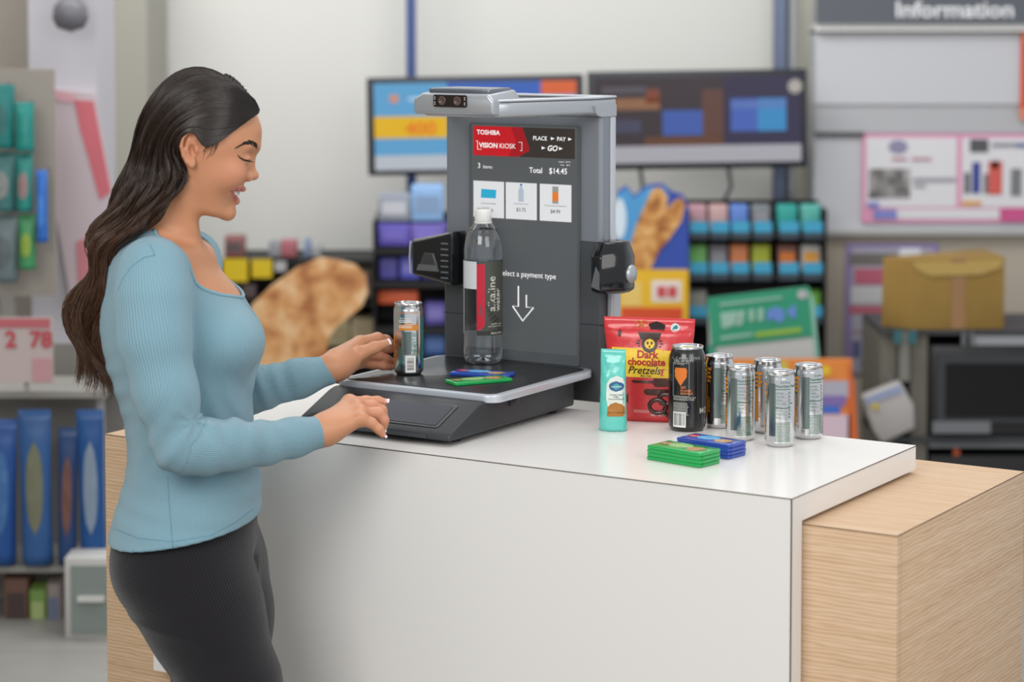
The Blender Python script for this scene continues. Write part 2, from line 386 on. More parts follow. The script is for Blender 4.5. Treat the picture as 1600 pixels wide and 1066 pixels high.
# hand scanner modules at both sides of the pillar
sm = MB()
sm.loft([[(-0.378, 0.440, 0.2430), (-0.283, 0.440, 0.2260), (-0.283, 0.440, 0.3300), (-0.378, 0.440, 0.3070)],
         [(-0.386, 0.452, 0.2400), (-0.281, 0.452, 0.2230), (-0.281, 0.452, 0.3330), (-0.386, 0.452, 0.3110)],
         [(-0.372, 0.500, 0.2400), (-0.281, 0.500, 0.2230), (-0.281, 0.500, 0.3330), (-0.372, 0.500, 0.3110)]])
sml = sm.build('scanner_module', GLOSSK, kiosk, bevel=0.004, seg=2)
MB().tube([(-0.386, 0.446, 0.243), (-0.3885, 0.446, 0.275), (-0.386, 0.446, 0.308)], 0.0022, 6).build('silver_edge', SILV2, sml)
GREYW = mat('scan_window', '#5f6062', 0.25)
MB().loft([[(-0.367, 0.4405, 0.251), (-0.312, 0.4405, 0.251), (-0.326, 0.4405, 0.288), (-0.350, 0.4405, 0.288)],
           [(-0.362, 0.4375, 0.254), (-0.317, 0.4375, 0.254), (-0.329, 0.4385, 0.285), (-0.347, 0.4385, 0.285)]]).build('scan_window', mat('scan_window_dark', '#3a3b3d', 0.2), sml)
MB().prism([(-0.366, 0.2515), (-0.313, 0.2515), (-0.318, 0.264), (-0.361, 0.264)], 0.4362, 0.4376, 'y').build('scan_prism', GREYW, sml)
for k_ in range(7):
    MB().box(-0.309, -0.2915, 0.4388, 0.4402, 0.238 + k_ * 0.0115, 0.2405 + k_ * 0.0115).build('label_line', mat('label_grey', '#6b6d70', 0.5), sml)
sm = MB()
plan = [(0.040, 0.505), (0.040, 0.432), (0.046, 0.424), (0.066, 0.424), (0.098, 0.462), (0.098, 0.50), (0.090, 0.512)]
top = [(0.040, 0.505), (0.042, 0.452), (0.047, 0.446), (0.062, 0.446), (0.085, 0.474), (0.086, 0.50), (0.080, 0.508)]
sm.loft([[(a, b, 0.230) for a, b in top], [(a, b, 0.238) for a, b in plan], [(a, b, 0.302) for a, b in plan], [(a, b, 0.330) for a, b in top]])
smr = sm.build('scanner_module', GLOSSK, kiosk, bevel=0.003, seg=2)
MB().prism([(0.0465, 0.246), (0.0640, 0.240), (0.0640, 0.272), (0.0560, 0.285)], 0.4215, 0.4245, 'y').build('scan_window', GREYW, smr)
MB().lathe([(0.018, 0), (0.018, 0.004), (0.015, 0.008), (0.001, 0.009)], 20).build('side_knob', SILV, smr, smooth=True, mw=Matrix.Translation((0.098, 0.482, 0.268)) @ Matrix.Rotation(math.pi / 2, 4, 'Y'))

# ------------------------------------------------------------------ goods
def arc_patch(mb, r, a0, a1, z0, z1, n=None, mi=0):
    """curved label piece; angles in degrees, 0 = towards local -y, positive to the right"""
    n = n or max(2, int(abs(a1 - a0) / 8) + 1)
    pts = []
    for z in (z0, z1):
        for i in range(n + 1):
            a = math.radians(a0 + (a1 - a0) * i / n); pts.append((r * math.sin(a), -r * math.cos(a), z))
    return mb.add(pts, [(i, i + 1, n + 2 + i, n + 1 + i) for i in range(n)], mi)
def arc_text(mb, r, s, a0, z, size, vertical=False, mi=0, **k):
    vs_, fs_ = text_geo(s, size, **k)
    out = []
    for x, y, c in vs_:
        if vertical: a = math.radians(a0) - y / r; zz = z + x
        else: a = math.radians(a0) + x / r; zz = z + y
        out.append((r * math.sin(a), -r * math.cos(a), zz))
    return mb.add(out, fs_, mi)
ALU = mat('aluminium', '#d7d8d9', 0.16, metal=1.0)
ALU2 = mat('aluminium_lid', '#c9cacb', 0.3, metal=1.0)
GRN = mat('print_green', '#145c3c', 0.35)
ORG = mat('print_orange', '#d88a30', 0.35)
WHT = mat('print_white', '#e6e6e2', 0.4)
BLKI = mat('print_black', '#1a1a1a', 0.4)
GRB = mat('band_grey', '#7b8885', 0.25, metal=0.85)  # greyer metal for the band along the can wall
CR, CH = 0.0266, 0.1345
def can_body(r, h, neck):
    return [(r * 0.78, 0.0), (r * 0.86, 0.0012), (r * 0.98, 0.006), (r, 0.010), (r, h - 0.016), (r * 0.985, h - 0.012), (neck, h - 0.0045), (neck + 0.0011, h - 0.003), (neck + 0.0012, h - 0.0005), (neck + 0.0006, h), (neck - 0.0008, h - 0.0003), (neck - 0.001, h - 0.0035), (neck - 0.004, h - 0.0045)]
def lid_parts(par, r, h, tabm):
    MB().lathe([(r, h - 0.0052), (r - 0.003, h - 0.0046), (0.001, h - 0.0044)], 32).build('lid', ALU2, par, smooth=False)
    MB().prism([(r * 0.42 * math.cos(a) , r * 0.9 * math.sin(a) * 0.62 - 0.004) for a in [2 * math.pi * i / 14 for i in range(14)]], h - 0.0044, h - 0.0028).build('tab', tabm, par, bevel=0.0004)
random.seed(5)
FACTS = ['Calories', 'Total Fat', 'Sodium', 'Total Carb', 'Sugars', 'Protein', 'Vitamin C', 'Niacin']
def slim_can(p, rot, label):
    t = empty('slim_can', Matrix.Translation(Vector(p)) @ Matrix.Rotation(rot, 4, 'Z'), label, 'can', 'slim silver drink cans')
    MB().lathe(can_body(CR, CH, 0.0238), 48).build('can_body', ALU, t, smooth=True)
    lid_parts(t, 0.0226, CH, ALU)
    r = CR + 0.00015; mb = MB()
    # nutrition panel
    arc_text(mb, r, '8.4 fl oz', 2, 0.1145, 0.0058)
    arc_text(mb, r, 'Nutrition Facts', -16, 0.1075, 0.0068, bold=0.015)
    arc_patch(mb, r, -18, 44, 0.1035, 0.1048)
    for i, w_ in enumerate(FACTS):
        z = 0.0965 - i * 0.0062
        arc_text(mb, r, w_, -17, z, 0.0042); arc_text(mb, r, random.choice(['80', '0g', '12%', '5%', '30mg']), 34, z, 0.0045)
        arc_patch(mb, r, -18, 44, z - 0.0014, z - 0.0011)
    arc_patch(mb, r, -18, 44, 0.0700, 0.0714)
    for i in range(13):
        z = 0.0435 - i * 0.0027
        x = -18
        while x < 42:
            w_ = random.uniform(3, 9); arc_patch(mb, r, x, min(x + w_, 44), z, z + 0.0014, 2); x += w_ + 1.4
    mb.build('nutrition_print', GRN, t)
    mb = MB()
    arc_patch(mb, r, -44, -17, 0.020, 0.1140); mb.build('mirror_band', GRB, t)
    mb = MB()
    arc_patch(mb, r, -104, -76, 0.022, 0.082)
    for k_ in range(4): arc_patch(mb, r, -92 - k_ * 3, -64 + (k_ % 2) * 5, 0.086 + k_ * 0.0075, 0.091 + k_ * 0.0075)
    arc_text(mb, r + 0.0001, 'ENERGY', -66, 0.030, 0.008, vertical=True, bold=0.02)
    mb.build('orange_print', ORG, t)
    return t
def at_counter(px, py): return onZ(px, py, HT)
def face(p): return math.atan2(-p[0], p[1])
def fr_(p): return -math.atan2(p[0], p[1])          # turn so that local -y looks at the camera
for (px, py, rot, lab) in ((1123.5, 667, 24, 'slim silver energy drink can right beside the tall black can'),
                           (1156.5, 686.5, 4, 'slim silver energy drink can in front row behind the blue bars'),
                           (1198.5, 675, 38, 'slim silver energy drink can at the rear, half hidden between two cans'),
                           (1218, 696, 0, 'slim silver energy drink can nearest to the counter front'),
                           (1262.5, 684, 22, 'rightmost slim silver energy drink can on the white counter')):
    p = at_counter(px, py); slim_can((p[0], p[1], HT + 0.0004), fr_(p) + math.radians(rot), lab)

# the can at the hand, other side of the label
pc = onZ(638.5, 584, HT + PT)
t = empty('slim_can', Matrix.Translation((pc[0], pc[1], HT + PT + 0.0004)) @ Matrix.Rotation(fr_(pc), 4, 'Z'), 'slim silver can on the kiosk platform touched by fingertips', 'can', 'slim silver drink cans')
MB().lathe(can_body(0.0284, 0.137, 0.0255), 48).build('can_body', ALU, t, smooth=True)
lid_parts(t, 0.0243, 0.137, ALU)
r = 0.0284 + 0.00015
mb = MB(); arc_text(mb, r, 'DELICIOUS BOOST', -44, 0.1185, 0.0052, bold=0.01); arc_patch(mb, r, -40, 40, 0.0865, 0.0975); arc_patch(mb, r, -16, 14, 0.0995, 0.1015)
arc_patch(mb, r, -86, -66, 0.020, 0.075); mb.build('orange_print', ORG, t)
mb = MB(); arc_text(mb, r + 0.0001, 'ZERO SUGAR', -36, 0.108, 0.004)
for z in (0.1045, 0.1015, 0.0945, 0.0915): arc_patch(mb, r + 0.0001, -40, random.uniform(5, 30), z, z + 0.0012)
mb.build('white_print', WHT, t)
TEAL = mat('print_teal', '#1b7a68', 0.35)
mb = MB(); arc_text(mb, r, 'supplement info', -24, 0.022, 0.0075, vertical=True); arc_text(mb, r, 'SERVE COLD', -32, 0.012, 0.0075, vertical=True, bold=0.02)
for i in range(14):
    z = 0.083 - i * 0.0028; arc_patch(mb, r, -14, random.uniform(12, 36), z, z + 0.0013)
arc_patch(mb, r, 56, 74, 0.012, 0.112); mb.build('teal_print', TEAL, t)
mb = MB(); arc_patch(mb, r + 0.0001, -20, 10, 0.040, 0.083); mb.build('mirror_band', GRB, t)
mb = MB(); arc_patch(mb, r + 0.0002, -12, 28, 0.006, 0.038); bc = mb.build('barcode_ground', WHT, t)
mb = MB()
for i in range(11):
    z = 0.011 + i * 0.0022; arc_patch(mb, r + 0.0003, -6, 20, z, z + random.choice([0.0007, 0.0013]))
mb.build('barcode_bars', BLKI, bc)

# tall black can
p = at_counter(1073.5, 671)
t = empty('tall_can', Matrix.Translation((p[0], p[1], HT + 0.0004)) @ Matrix.Rotation(fr_(p), 4, 'Z'), 'tall black drink can with orange print and barcode', 'can')
BR, BH = 0.0346, 0.1560
BC = mat('black_can_paint', '#141516', 0.22, spec=0.6, coat=0.4)
MB().lathe([(BR * 0.76, 0), (BR * 0.86, 0.001), (BR * 0.985, 0.007), (BR, 0.012), (BR, BH - 0.026), (BR * 0.97, BH - 0.019), (0.0285, BH - 0.0055), (0.0280, BH - 0.0050)], 56).build('can_body', BC, t, smooth=True)
MB().lathe([(0.0281, BH - 0.0055), (0.0296, BH - 0.0035), (0.0297, BH - 0.0005), (0.029, BH), (0.0276, BH - 0.0004), (0.0274, BH - 0.004), (0.02, BH - 0.0048), (0.001, BH - 0.0048)], 48).build('rim', ALU, t, smooth=True)
MB().prism([(0.011 * math.cos(a), 0.014 * math.sin(a) - 0.004) for a in [2 * math.pi * i / 14 for i in range(14)]], BH - 0.0046, BH - 0.0028).build('tab', mat('tab_green', '#9fb84a', 0.35, metal=0.6), t)
r = BR + 0.0002
mb = MB(); arc_text(mb, r * 0.982, 'L-CARNITINE', -52, 0.1345, 0.0066, space=1.5)
for (a0, a1, z0, z1) in ((-48, -47, 0.066, 0.128), (5, 6, 0.066, 0.128), (-48, 6, 0.1275, 0.1282), (-48, 6, 0.0660, 0.0667)): arc_patch(mb, r, a0, a1, z0, z1)
arc_text(mb, r, 'CALL OF DUTY', -45, 0.1300, 0.0060, bold=0.02, sx=0.95)
arc_text(mb, r, 'GET THE GEAR', -45, 0.1245, 0.0032)
arc_text(mb, r, 'SCAN TO ENTER OR VISIT', -46, 0.0625, 0.0038, bold=0.01); arc_text(mb, r, 'MONSTERENERGY.COM', -46, 0.0590, 0.0038, bold=0.01)
arc_text(mb, r, 'MO', 40, 0.034, 0.015, bold=0.01)
for i in range(10):
    z = 0.0535 - i * 0.0024; x = -46
    while x < 0:
        w_ = random.uniform(2, 6); arc_patch(mb, r, x, min(x + w_, 4), z, z + 0.0011, 2); x += w_ + 1.1
mb.build('white_print', mat('print_white2', '#b9b9b4', 0.4), t)
mb = MB()
for i in range(16):
    f = i / 16; z_ = 0.0865 + 0.0325 * f; hw_ = 19.5 * min(1.0, (f + 0.06) * 1.9) * (1.0 if f < 0.75 else 0.86 + 0.2 * abs(math.sin(f * 40)))
    arc_patch(mb, r, -21 - hw_, -21 + hw_, z_, z_ + 0.0021, 8)
arc_text(mb, r, 'GET', -21, 0.0810, 0.0058, bold=0.02); arc_text(mb, r, 'IN-GAME', -21, 0.0755, 0.0050, bold=0.02); arc_text(mb, r, 'REWARDS', -21, 0.0702, 0.0050, bold=0.02)
mb.build('orange_print', mat('print_orange2', '#d9752a', 0.4), t)
mb = MB(); arc_patch(mb, r, -47, -4, 0.0030 + 0.006, 0.0375); bc = mb.build('barcode_ground', WHT, t)
mb = MB()
for i in range(16):
    a = -43 + i * 2.3; arc_patch(mb, r + 0.0001, a, a + random.choice([0.7, 1.3]), 0.0125, 0.0345, 1)
mb.build('barcode_bars', BLKI, bc)

# chocolate bars: wrapper with folded ends
def bar_mesh(L, D, T):
    rings = []
    for x, s in ((-L / 2, 0.80), (-L / 2 + 0.003, 0.97), (L / 2 - 0.003, 0.97), (L / 2, 0.80)):
        rings.append([(x, -D / 2 * (0.985 if s < .9 else 1), -T / 2 * s), (x, D / 2 * (0.985 if s < .9 else 1), -T / 2 * s), (x, D / 2 * (0.985 if s < .9 else 1), T / 2 * s), (x, -D / 2 * (0.985 if s < .9 else 1), T / 2 * s)])
    return MB().loft(rings)
def wrapper(name, col, col2):
    return mat(name, col, 0.24, spec=0.6, coat=0.3, bump=(160, 0.25, 0.001))
W_G, W_B = wrapper('wrapper_green', '#14a04e', 0), wrapper('wrapper_blue', '#2748a6', 0)
PRN = mat('print_nut_brown', '#7a5534', 0.35, mix=('#c9a070', 90, 2)); LTG = mat('print_light_green', '#8cc06a', 0.35); LTB = mat('print_sky_blue', '#4aa3dc', 0.35)
CLOTH_RED = mat('print_red', '#c8202c', 0.35)
def choc_bar(mw, L, D, T, wm, lab, top=True, cat='chocolate bar', group=None):
    t = empty('chocolate_bar', mw, lab, cat, group)
    bar_mesh(L, D, T).build('wrapper', wm, t, bevel=0.0009, mw=Matrix.Translation((0, 0, T / 2)))
    if top:
        z = T + 0.0002
        blue = wm is W_B
        for (cx, cy, rx, ry, m_) in ((-0.01, 0.004, L * 0.20, D * 0.33, LTB if blue else LTG), (L * 0.25, -0.004, L * 0.15, D * 0.30, PRN), (-L * 0.36, 0.004, L * 0.09, D * 0.2, CLOTH_RED if blue else PRN)):
            MB().add([(cx, cy, z)] + [(cx + rx * math.cos(a) * (1 + .12 * math.sin(3 * a)), cy + ry * math.sin(a), z) for a in [2 * math.pi * i / 18 for i in range(18)]], [(0, i + 1, (i + 1) % 18 + 1) for i in range(18)]).build('wrapper_picture', m_, t)
            z += 0.0001
        vs_, fs_ = text_geo('MILK CHOCOLATE' if blue else 'HAZELNUT', 0.0085 if blue else 0.010, align='CENTER', bold=0.02)
        MB().add([(a - 0.008, b - 0.004, z) for a, b, c in vs_], fs_).build('lettering', WHT, t)
    # crimped foil fold at the end
    for sx_ in (-1, 1):
        MB().prism([(-D * 0.42, 0.0006), (D * 0.42, 0.0006), (D * 0.30, T * 0.86), (-D * 0.30, T * 0.86)], sx_ * L / 2 - 0.0002, sx_ * L / 2 + 0.0009, 'x').build('end_fold', wm, t)
    return t
g1, g2 = onZ(1011.5, 718.5, HT), onZ(1094, 732.3, HT); g3 = onZ(1124.5, 724, HT)
gd = g2 - g1; gL = float(np.linalg.norm(gd)); ga = math.atan2(gd[1], gd[0]); gD = float(np.linalg.norm(g3 - g2))
gc = (g1 + g3) / 2
b1, b2, b3 = onZ(1056, 706, HT), onZ(1137.5, 718.6, HT), onZ(1166.5, 711.5, HT)
bd = b2 - b1; bL = float(np.linalg.norm(bd)); ba = math.atan2(bd[1], bd[0]); bD = float(np.linalg.norm(b3 - b2)); bcn = (b1 + b3) / 2
T_ = 0.0063
order = ['bottom', 'second lowest', 'second highest', 'top']
for i in range(4):
    j = random.uniform(-0.6, 0.6) / 1000
    choc_bar(Matrix.Translation((gc[0] + j, gc[1] - j, HT + 0.0003 + i * (T_ + 0.0001))) @ Matrix.Rotation(ga + random.uniform(-.01, .01), 4, 'Z'), gL, gD, T_, W_G,
             order[i] + ' green wrapped chocolate bar in the stack at the counter front', i == 3, group='stacked green chocolate bars')
    choc_bar(Matrix.Translation((bcn[0] + j, bcn[1] + j, HT + 0.0003 + i * (T_ + 0.0001))) @ Matrix.Rotation(ba + random.uniform(-.01, .01), 4, 'Z'), bL, bD, T_, W_B,
             order[i] + ' blue wrapped chocolate bar in the stack before the cans', i == 3, group='stacked blue chocolate bars')
zt = HT + PT
q1, q2, q3 = onZ(698.5, 586.5, zt), onZ(789, 592, zt), onZ(804, 585, zt)
d_ = q2 - q1; D_ = 0.048
choc_bar(Matrix.Translation((0.5 * (q1[0] + q2[0]) + 0.5 * D_ * V[0], 0.5 * (q1[1] + q2[1]) + 0.5 * D_ * V[1], zt + 0.0003)) @ Matrix.Rotation(math.atan2(d_[1], d_[0]), 4, 'Z'), float(np.linalg.norm(d_)), D_, T_, W_B, 'single blue chocolate bar lying on the platform by the bottle')
q1, q2, q3 = onZ(692, 598.5, zt), onZ(712, 604, zt), onZ(801, 596.5, zt)
d_ = q3 - q2; D_ = float(np.linalg.norm(q1 - q2)) * 1.0
nrm = np.array([-d_[1], d_[0], 0]); nrm /= np.linalg.norm(nrm)
choc_bar(Matrix.Translation((0.5 * (q2[0] + q3[0]) + 0.5 * D_ * nrm[0], 0.5 * (q2[1] + q3[1]) + 0.5 * D_ * nrm[1], zt + 0.0003)) @ Matrix.Rotation(math.atan2(d_[1], d_[0]), 4, 'Z'), float(np.linalg.norm(d_)), D_, T_, W_G, 'single green chocolate bar lying on the platform edge')

# water bottle
pb = onZ(755, 567, zt)
t = empty('water_bottle', Matrix.Translation((pb[0], pb[1], zt + 0.0004)) @ Matrix.Rotation(fr_(pb), 4, 'Z'), 'clear plastic water bottle with red and charcoal label and white cap', 'bottle')
PET = mat('clear_pet', '#ffffff', 0.03, trans=1.0, ior=1.40)
RB = 0.0385
prof = [(0.020, 0.004), (0.024, 0.001), (0.031, 0.0), (0.0365, 0.004), (RB, 0.012), (RB, 0.030), (RB - 0.0006, 0.034), (RB - 0.0006, 0.204), (RB, 0.208), (RB, 0.224), (0.037, 0.238), (0.0335, 0.252), (0.028, 0.264), (0.020, 0.2745), (0.0145, 0.280), (0.0135, 0.2840), (0.0135, 0.306)]
inn = [(max(r - 0.0005, 0.001), z + (0.0005 if i < 3 else 0)) for i, (r, z) in enumerate(prof)]
MB().lathe([(0.001, 0.010)] + prof + inn[::-1] + [(0.001, 0.0105)], 56, cap=False).build('bottle_shell', PET, t, smooth=True)
wp = [(0.001, 0.012)] + [(max(r - 0.0009, 0.001), z + 0.0009) for r, z in prof[1:13]] + [(0.001, 0.2525)]
MB().lathe(wp, 48, cap=False).build('water', mat('water', '#f7fbff', 0.0, trans=1.0, ior=1.18), t, smooth=True)
MB().lathe([(0.0165, 0.2810), (0.0168, 0.2815), (0.0165, 0.3000), (0.0155, 0.3035), (0.0145, 0.3045), (0.001, 0.3045)], 36).build('cap', mat('cap_white', '#e9e9e6', 0.35, bump=(300, 0.3, 0.001)), t, smooth=True)
MB().lathe([(0.0172, 0.2760), (0.0178, 0.2770), (0.0178, 0.2790), (0.0165, 0.2805)], 36).build('neck_ring', mat('neck_ring', '#d8dada', 0.3), t, smooth=True)
r = RB + 0.0004
LG = mat('label_charcoal', '#4b4d46', 0.45); LD = mat('label_dark', '#33352f', 0.45); LR = mat('label_red', '#c41f38', 0.4); LWt = mat('label_white', '#cfd2d4', 0.5)
lab = MB(); arc_patch(lab, r, -4, 100, 0.060, 0.204, 14); lab = lab.build('label', LG, t)
mb = MB(); arc_patch(mb, r, 100, 292, 0.060, 0.204, 24); mb.build('label_back', mat('label_inside_grey', '#8e9499', 0.5), lab)
mb = MB(); arc_patch(mb, r, -90, -19, 0.150, 0.204, 10); mb.build('label_white_field', LWt, lab)
mb = MB()
z0 = 0.069
for i in range(8):
    a0, a1 = -19 + i * 3, -19 + (i + 1) * 3
    arc_patch(mb, r + 0.0002, a0, a1, z0 + 0.012 * (i / 8.) ** 2.2, 0.1995, 1)
mb.build('label_red_stripe', LR, lab)
mb = MB(); arc_patch(mb, r + 0.0002, -19, 100, 0.0590, 0.0680, 14)
for i in range(5): 
    a0 = 8 + i * 9
    for q in range(4):
        z_ = 0.112 - q * 0.008 - i * 0.006; arc_patch(mb, r + 0.0002, a0 + q * 4, a0 + q * 4 + 4.5, z_, z_ + 0.006, 1)
mb.build('label_swoosh', LD, lab)
mb = MB(); arc_text(mb, r + 0.0004, 'alkaline', 37, 0.106, 0.0230, vertical=True, sx=1.02); arc_text(mb, r + 0.0004, 'water', 55, 0.106, 0.0165, vertical=True, bold=0.01, sx=1.15)
arc_text(mb, r + 0.0004, 'purified water', 24, 0.0800, 0.0048); arc_text(mb, r + 0.0004, 'with added minerals', 14, 0.0755, 0.0040); arc_text(mb, r + 0.0004, '33.8 FL OZ (1 L)', 22, 0.0615, 0.0052, bold=0.02)
mb.build('lettering', mat('label_letter', '#dcdccf', 0.4), lab)
mb = MB()
arc_text(mb, r + 0.0004, 'alkalife', -2, 0.0950, 0.0065, vertical=True)
for (a0, a1, z0_, z1_) in ((-14, -6, 0.1010, 0.1050), (-12, -2, 0.1060, 0.1100), (-10, -5, 0.1110, 0.1180)): arc_patch(mb, r + 0.0004, a0, a1, z0_, z1_)
mb.build('label_emblem', mat('label_mauve', '#7d4a55', 0.4), lab)
mb = MB(); arc_patch(mb, r + 0.0004, 6, 6.8, 0.102, 0.170, 1); mb.build('label_thin_line', LR, lab)

# foil bags ------------------------------------------------------------
def pouch(name, mw, w0, w1, h, dep, mats, nz=22, nx=24, top_pinch=1.0, seed=1, gus=0.0):
    """stand-up bag: local x width, -y front; base open oval closing to a flat seal"""
    rnd = random.Random(seed); ph = [rnd.uniform(0, 6) for _ in range(8)]
    rings = []
    for k_ in range(nz + 1):
        s = k_ / nz; z = h * s
        hw = (w0 + (w1 - w0) * s) / 2 * (1 - 0.035 * math.sin(math.pi * min(1, s * 1.15)))
        th_ = dep * (max(0.0, 1 - s ** 2.2) ** 0.9) + 0.0012
        if s > 0.88: th_ = 0.0014
        ring = []
        for j in range(nx):
            a = 2 * math.pi * j / nx
            ca, sa = math.cos(a), math.sin(a)
            x = hw * (abs(ca) ** 0.75) * (1 if ca >= 0 else -1)
            y = th_ * (abs(sa) ** 0.9) * (1 if sa >= 0 else -1)
            wr = 0.0016 * math.sin(9 * s * 3 + ph[0] + 4 * ca) * math.sin(5 * ca + ph[1]) + 0.001 * math.sin(31 * s + 7 * ca + ph[2])
            y += wr * (1 if s < .88 else .35) * (1 if sa >= 0 else -1) * abs(sa)
            ring.append((x, y, z))
        rings.append(ring)
    return rings
def front_y(rings, x, z, h):
    k_ = max(0, min(len(rings) - 2, int(z / h * (len(rings) - 1)))); fz = z / h * (len(rings) - 1) - k_
    def at(r):
        best = None
        pts = sorted([(p[0], p[1]) for p in r if p[1] <= 0.0001])
        for (xa, ya), (xb, yb) in zip(pts, pts[1:]):
            if xa <= x <= xb: return ya + (yb - ya) * ((x - xa) / (xb - xa) if xb > xa else 0)
        return pts[0][1] if x < pts[0][0] else pts[-1][1]
    return at(rings[k_]) * (1 - fz) + at(rings[k_ + 1]) * fz
def decal(rings, h, poly_or_geo, off=0.0006):
    vs_, fs_ = poly_or_geo
    return MB().add([(x, front_y(rings, x, z, h) - off, z) for x, z in vs_], fs_)
def gpoly(poly, nsub=10):
    """2D outline -> horizontal strips that follow a curved front (x monotone outlines only)"""
    zs = [p[1] for p in poly]; z0, z1 = min(zs), max(zs)
    def span(z):
        xs = []
        for (xa, za), (xb, zb) in zip(poly, poly[1:] + poly[:1]):
            if (za - z) * (zb - z) <= 0 and za != zb: xs.append(xa + (xb - xa) * (z - za) / (zb - za))
        return (min(xs), max(xs)) if xs else (0, 0)
    vs_, fs_ = [], []
    nxs = 8
    for i in range(nsub + 1):
        z = z0 + (z1 - z0) * (0.0005 + 0.999 * i / nsub); a, b = span(z)
        for j in range(nxs + 1): vs_.append((a + (b - a) * j / nxs, z))
    for i in range(nsub):
        for j in range(nxs):
            q = i * (nxs + 1) + j; fs_.append((q, q + 1, q + nxs + 2, q + nxs + 1))
    return vs_, fs_
def gtext(s, x, z, size, **k):
    vs_, fs_ = text_geo(s, size, **k)
    return [(x + a, z + b) for a, b, c in vs_], fs_
def oval(cx, cz, rx, rz, n=24): return [(cx + rx * math.cos(2 * math.pi * i / n), cz + rz * math.sin(2 * math.pi * i / n)) for i in range(n)]

RED = mat('foil_red', '#d23236', 0.3, spec=0.5, coat=0.5, bump=(45, 0.35, 0.004))
pr = onZ(1014, 655, HT)
RM = Matrix.Translation((pr[0], pr[1], HT + 0.0005)) @ Matrix.Rotation(math.radians(-13), 4, 'Z')
red = empty('snack_pouch', RM, 'red stand up pouch of dark chocolate covered pretzels behind the teal bag', 'snack pouch')
RH = 0.193
rr_ = pouch('p', None, 0.150, 0.176, RH, 0.030, None)
rb = MB().loft(rr_).build('pouch_body', RED, red, smooth=True)
for z_ in (0.1685, 0.1705):
    MB().tube([(x_, front_y(rr_, x_, z_, RH) - 0.0004, z_) for x_ in np.linspace(-0.082, 0.082, 12)], 0.0008, 4).build('zip_ridge', RED, rb)
DB = mat('print_dark_brown', '#33170f', 0.35); YE = mat('print_yellow', '#eec32a', 0.4); CRED = mat('print_red2', '#b3201f', 0.4); CHB = mat('print_chocolate', '#4a2418', 0.25)
GLD = mat('print_gold', '#d79b35', 0.4)
decal(rr_, RH, gpoly([(-0.062, 0.083), (0.075, 0.083), (0.073, 0.136), (0.022, 0.137), (0.012, 0.129), (-0.004, 0.129), (-0.014, 0.137), (-0.070, 0.137)], 14)).build('label_yellow', YE, rb)
decal(rr_, RH, gpoly([(-0.014, 0.153), (0.022, 0.153), (0.025, 0.167), (-0.020, 0.167)], 6)).build('print_funnel', DB, rb)
decal(rr_, RH, gpoly(oval(0.0035, 0.146, 0.0155, 0.0175), 10), 0.0009).build('print_badge', DB, rb)
pz = gpoly(oval(0.0035, 0.1455, 0.0095, 0.0095), 8)
decal(rr_, RH, pz, 0.0012).build('badge_pretzel', YE, rb)
for dx in (-0.0038, 0.0038): decal(rr_, RH, gpoly(oval(0.0035 + dx, 0.147, 0.0022, 0.0034, 12), 4), 0.0015).build('pretzel_hole', DB, rb)
decal(rr_, RH, gpoly(oval(0.0035, 0.1405, 0.0015, 0.003, 10), 4), 0.0015).build('pretzel_hole', DB, rb)
decal(rr_, RH, gpoly([(0.004, 0.171), (0.030, 0.169), (0.031, 0.181), (0.014, 0.187), (-0.002, 0.181)], 8)).build('print_chocolate_piece', mat('print_cocoa', '#2d1a1c', 0.2), rb)
mb = MB()
for cx, cz, q in ((-0.0195, 0.180, 0.0075), (-0.0085, 0.181, 0.0075), (-0.014, 0.1735, 0.0075)):
    pts = [(cx + q * math.cos(a), front_y(rr_, cx, cz, RH) - 0.001, cz + q * math.sin(a)) for a in [2 * math.pi * i / 18 for i in range(18)]]
    mb.tube(pts, 0.0006, 4, closed=True)
mb.build('print_pretzel_outline', GLD, rb)
decal(rr_, RH, gpoly(oval(0.050, 0.176, 0.0085, 0.0085), 8)).build('print_seal', mat('print_seal', '#d6dfe0', 0.4), rb)
decal(rr_, RH, gpoly([(0.044, 0.172), (0.056, 0.174), (0.053, 0.181), (0.047, 0.178)], 5), 0.0009).build('seal_mark', mat('print_sea_green', '#3c8588', 0.4), rb)
mb = decal(rr_, RH, gpoly(oval(-0.055, 0.164, 0.0035, 0.008, 12), 6)); mb.build('print_icon', DB, rb)
for (dx, dz, q, w_) in ((-0.019, 0.146, 0.0045, 0.0018), (-0.017, 0.151, 0.004, 0.0015), (-0.016, 0.141, 0.003, 0.0013), (0.026, 0.146, 0.0045, 0.0018), (0.024, 0.151, 0.004, 0.0015), (0.023, 0.141, 0.003, 0.0013)):
    decal(rr_, RH, gpoly(oval(dx, dz, q, w_, 10), 3)).build('print_drop', DB, rb)
decal(rr_, RH, gtext('Dark', -0.020, 0.1195, 0.0195, bold=0.035, sx=1.0), 0.0012).build('lettering', CRED, rb)
decal(rr_, RH, gtext('chocolate', -0.037, 0.1060, 0.0185, bold=0.035, sx=0.98), 0.0012).build('lettering', CRED, rb)
decal(rr_, RH, gtext('covered', 0.000, 0.1035, 0.0055, bold=0.01), 0.0013).build('lettering', DB, rb)
decal(rr_, RH, gtext('Pretzels', -0.037, 0.0900, 0.0195, bold=0.012, shear=0.3), 0.0012).build('lettering', DB, rb)
decal(rr_, RH, gtext('Bite Size', -0.012, 0.0845, 0.0060, bold=0.01), 0.0013).build('lettering', DB, rb)
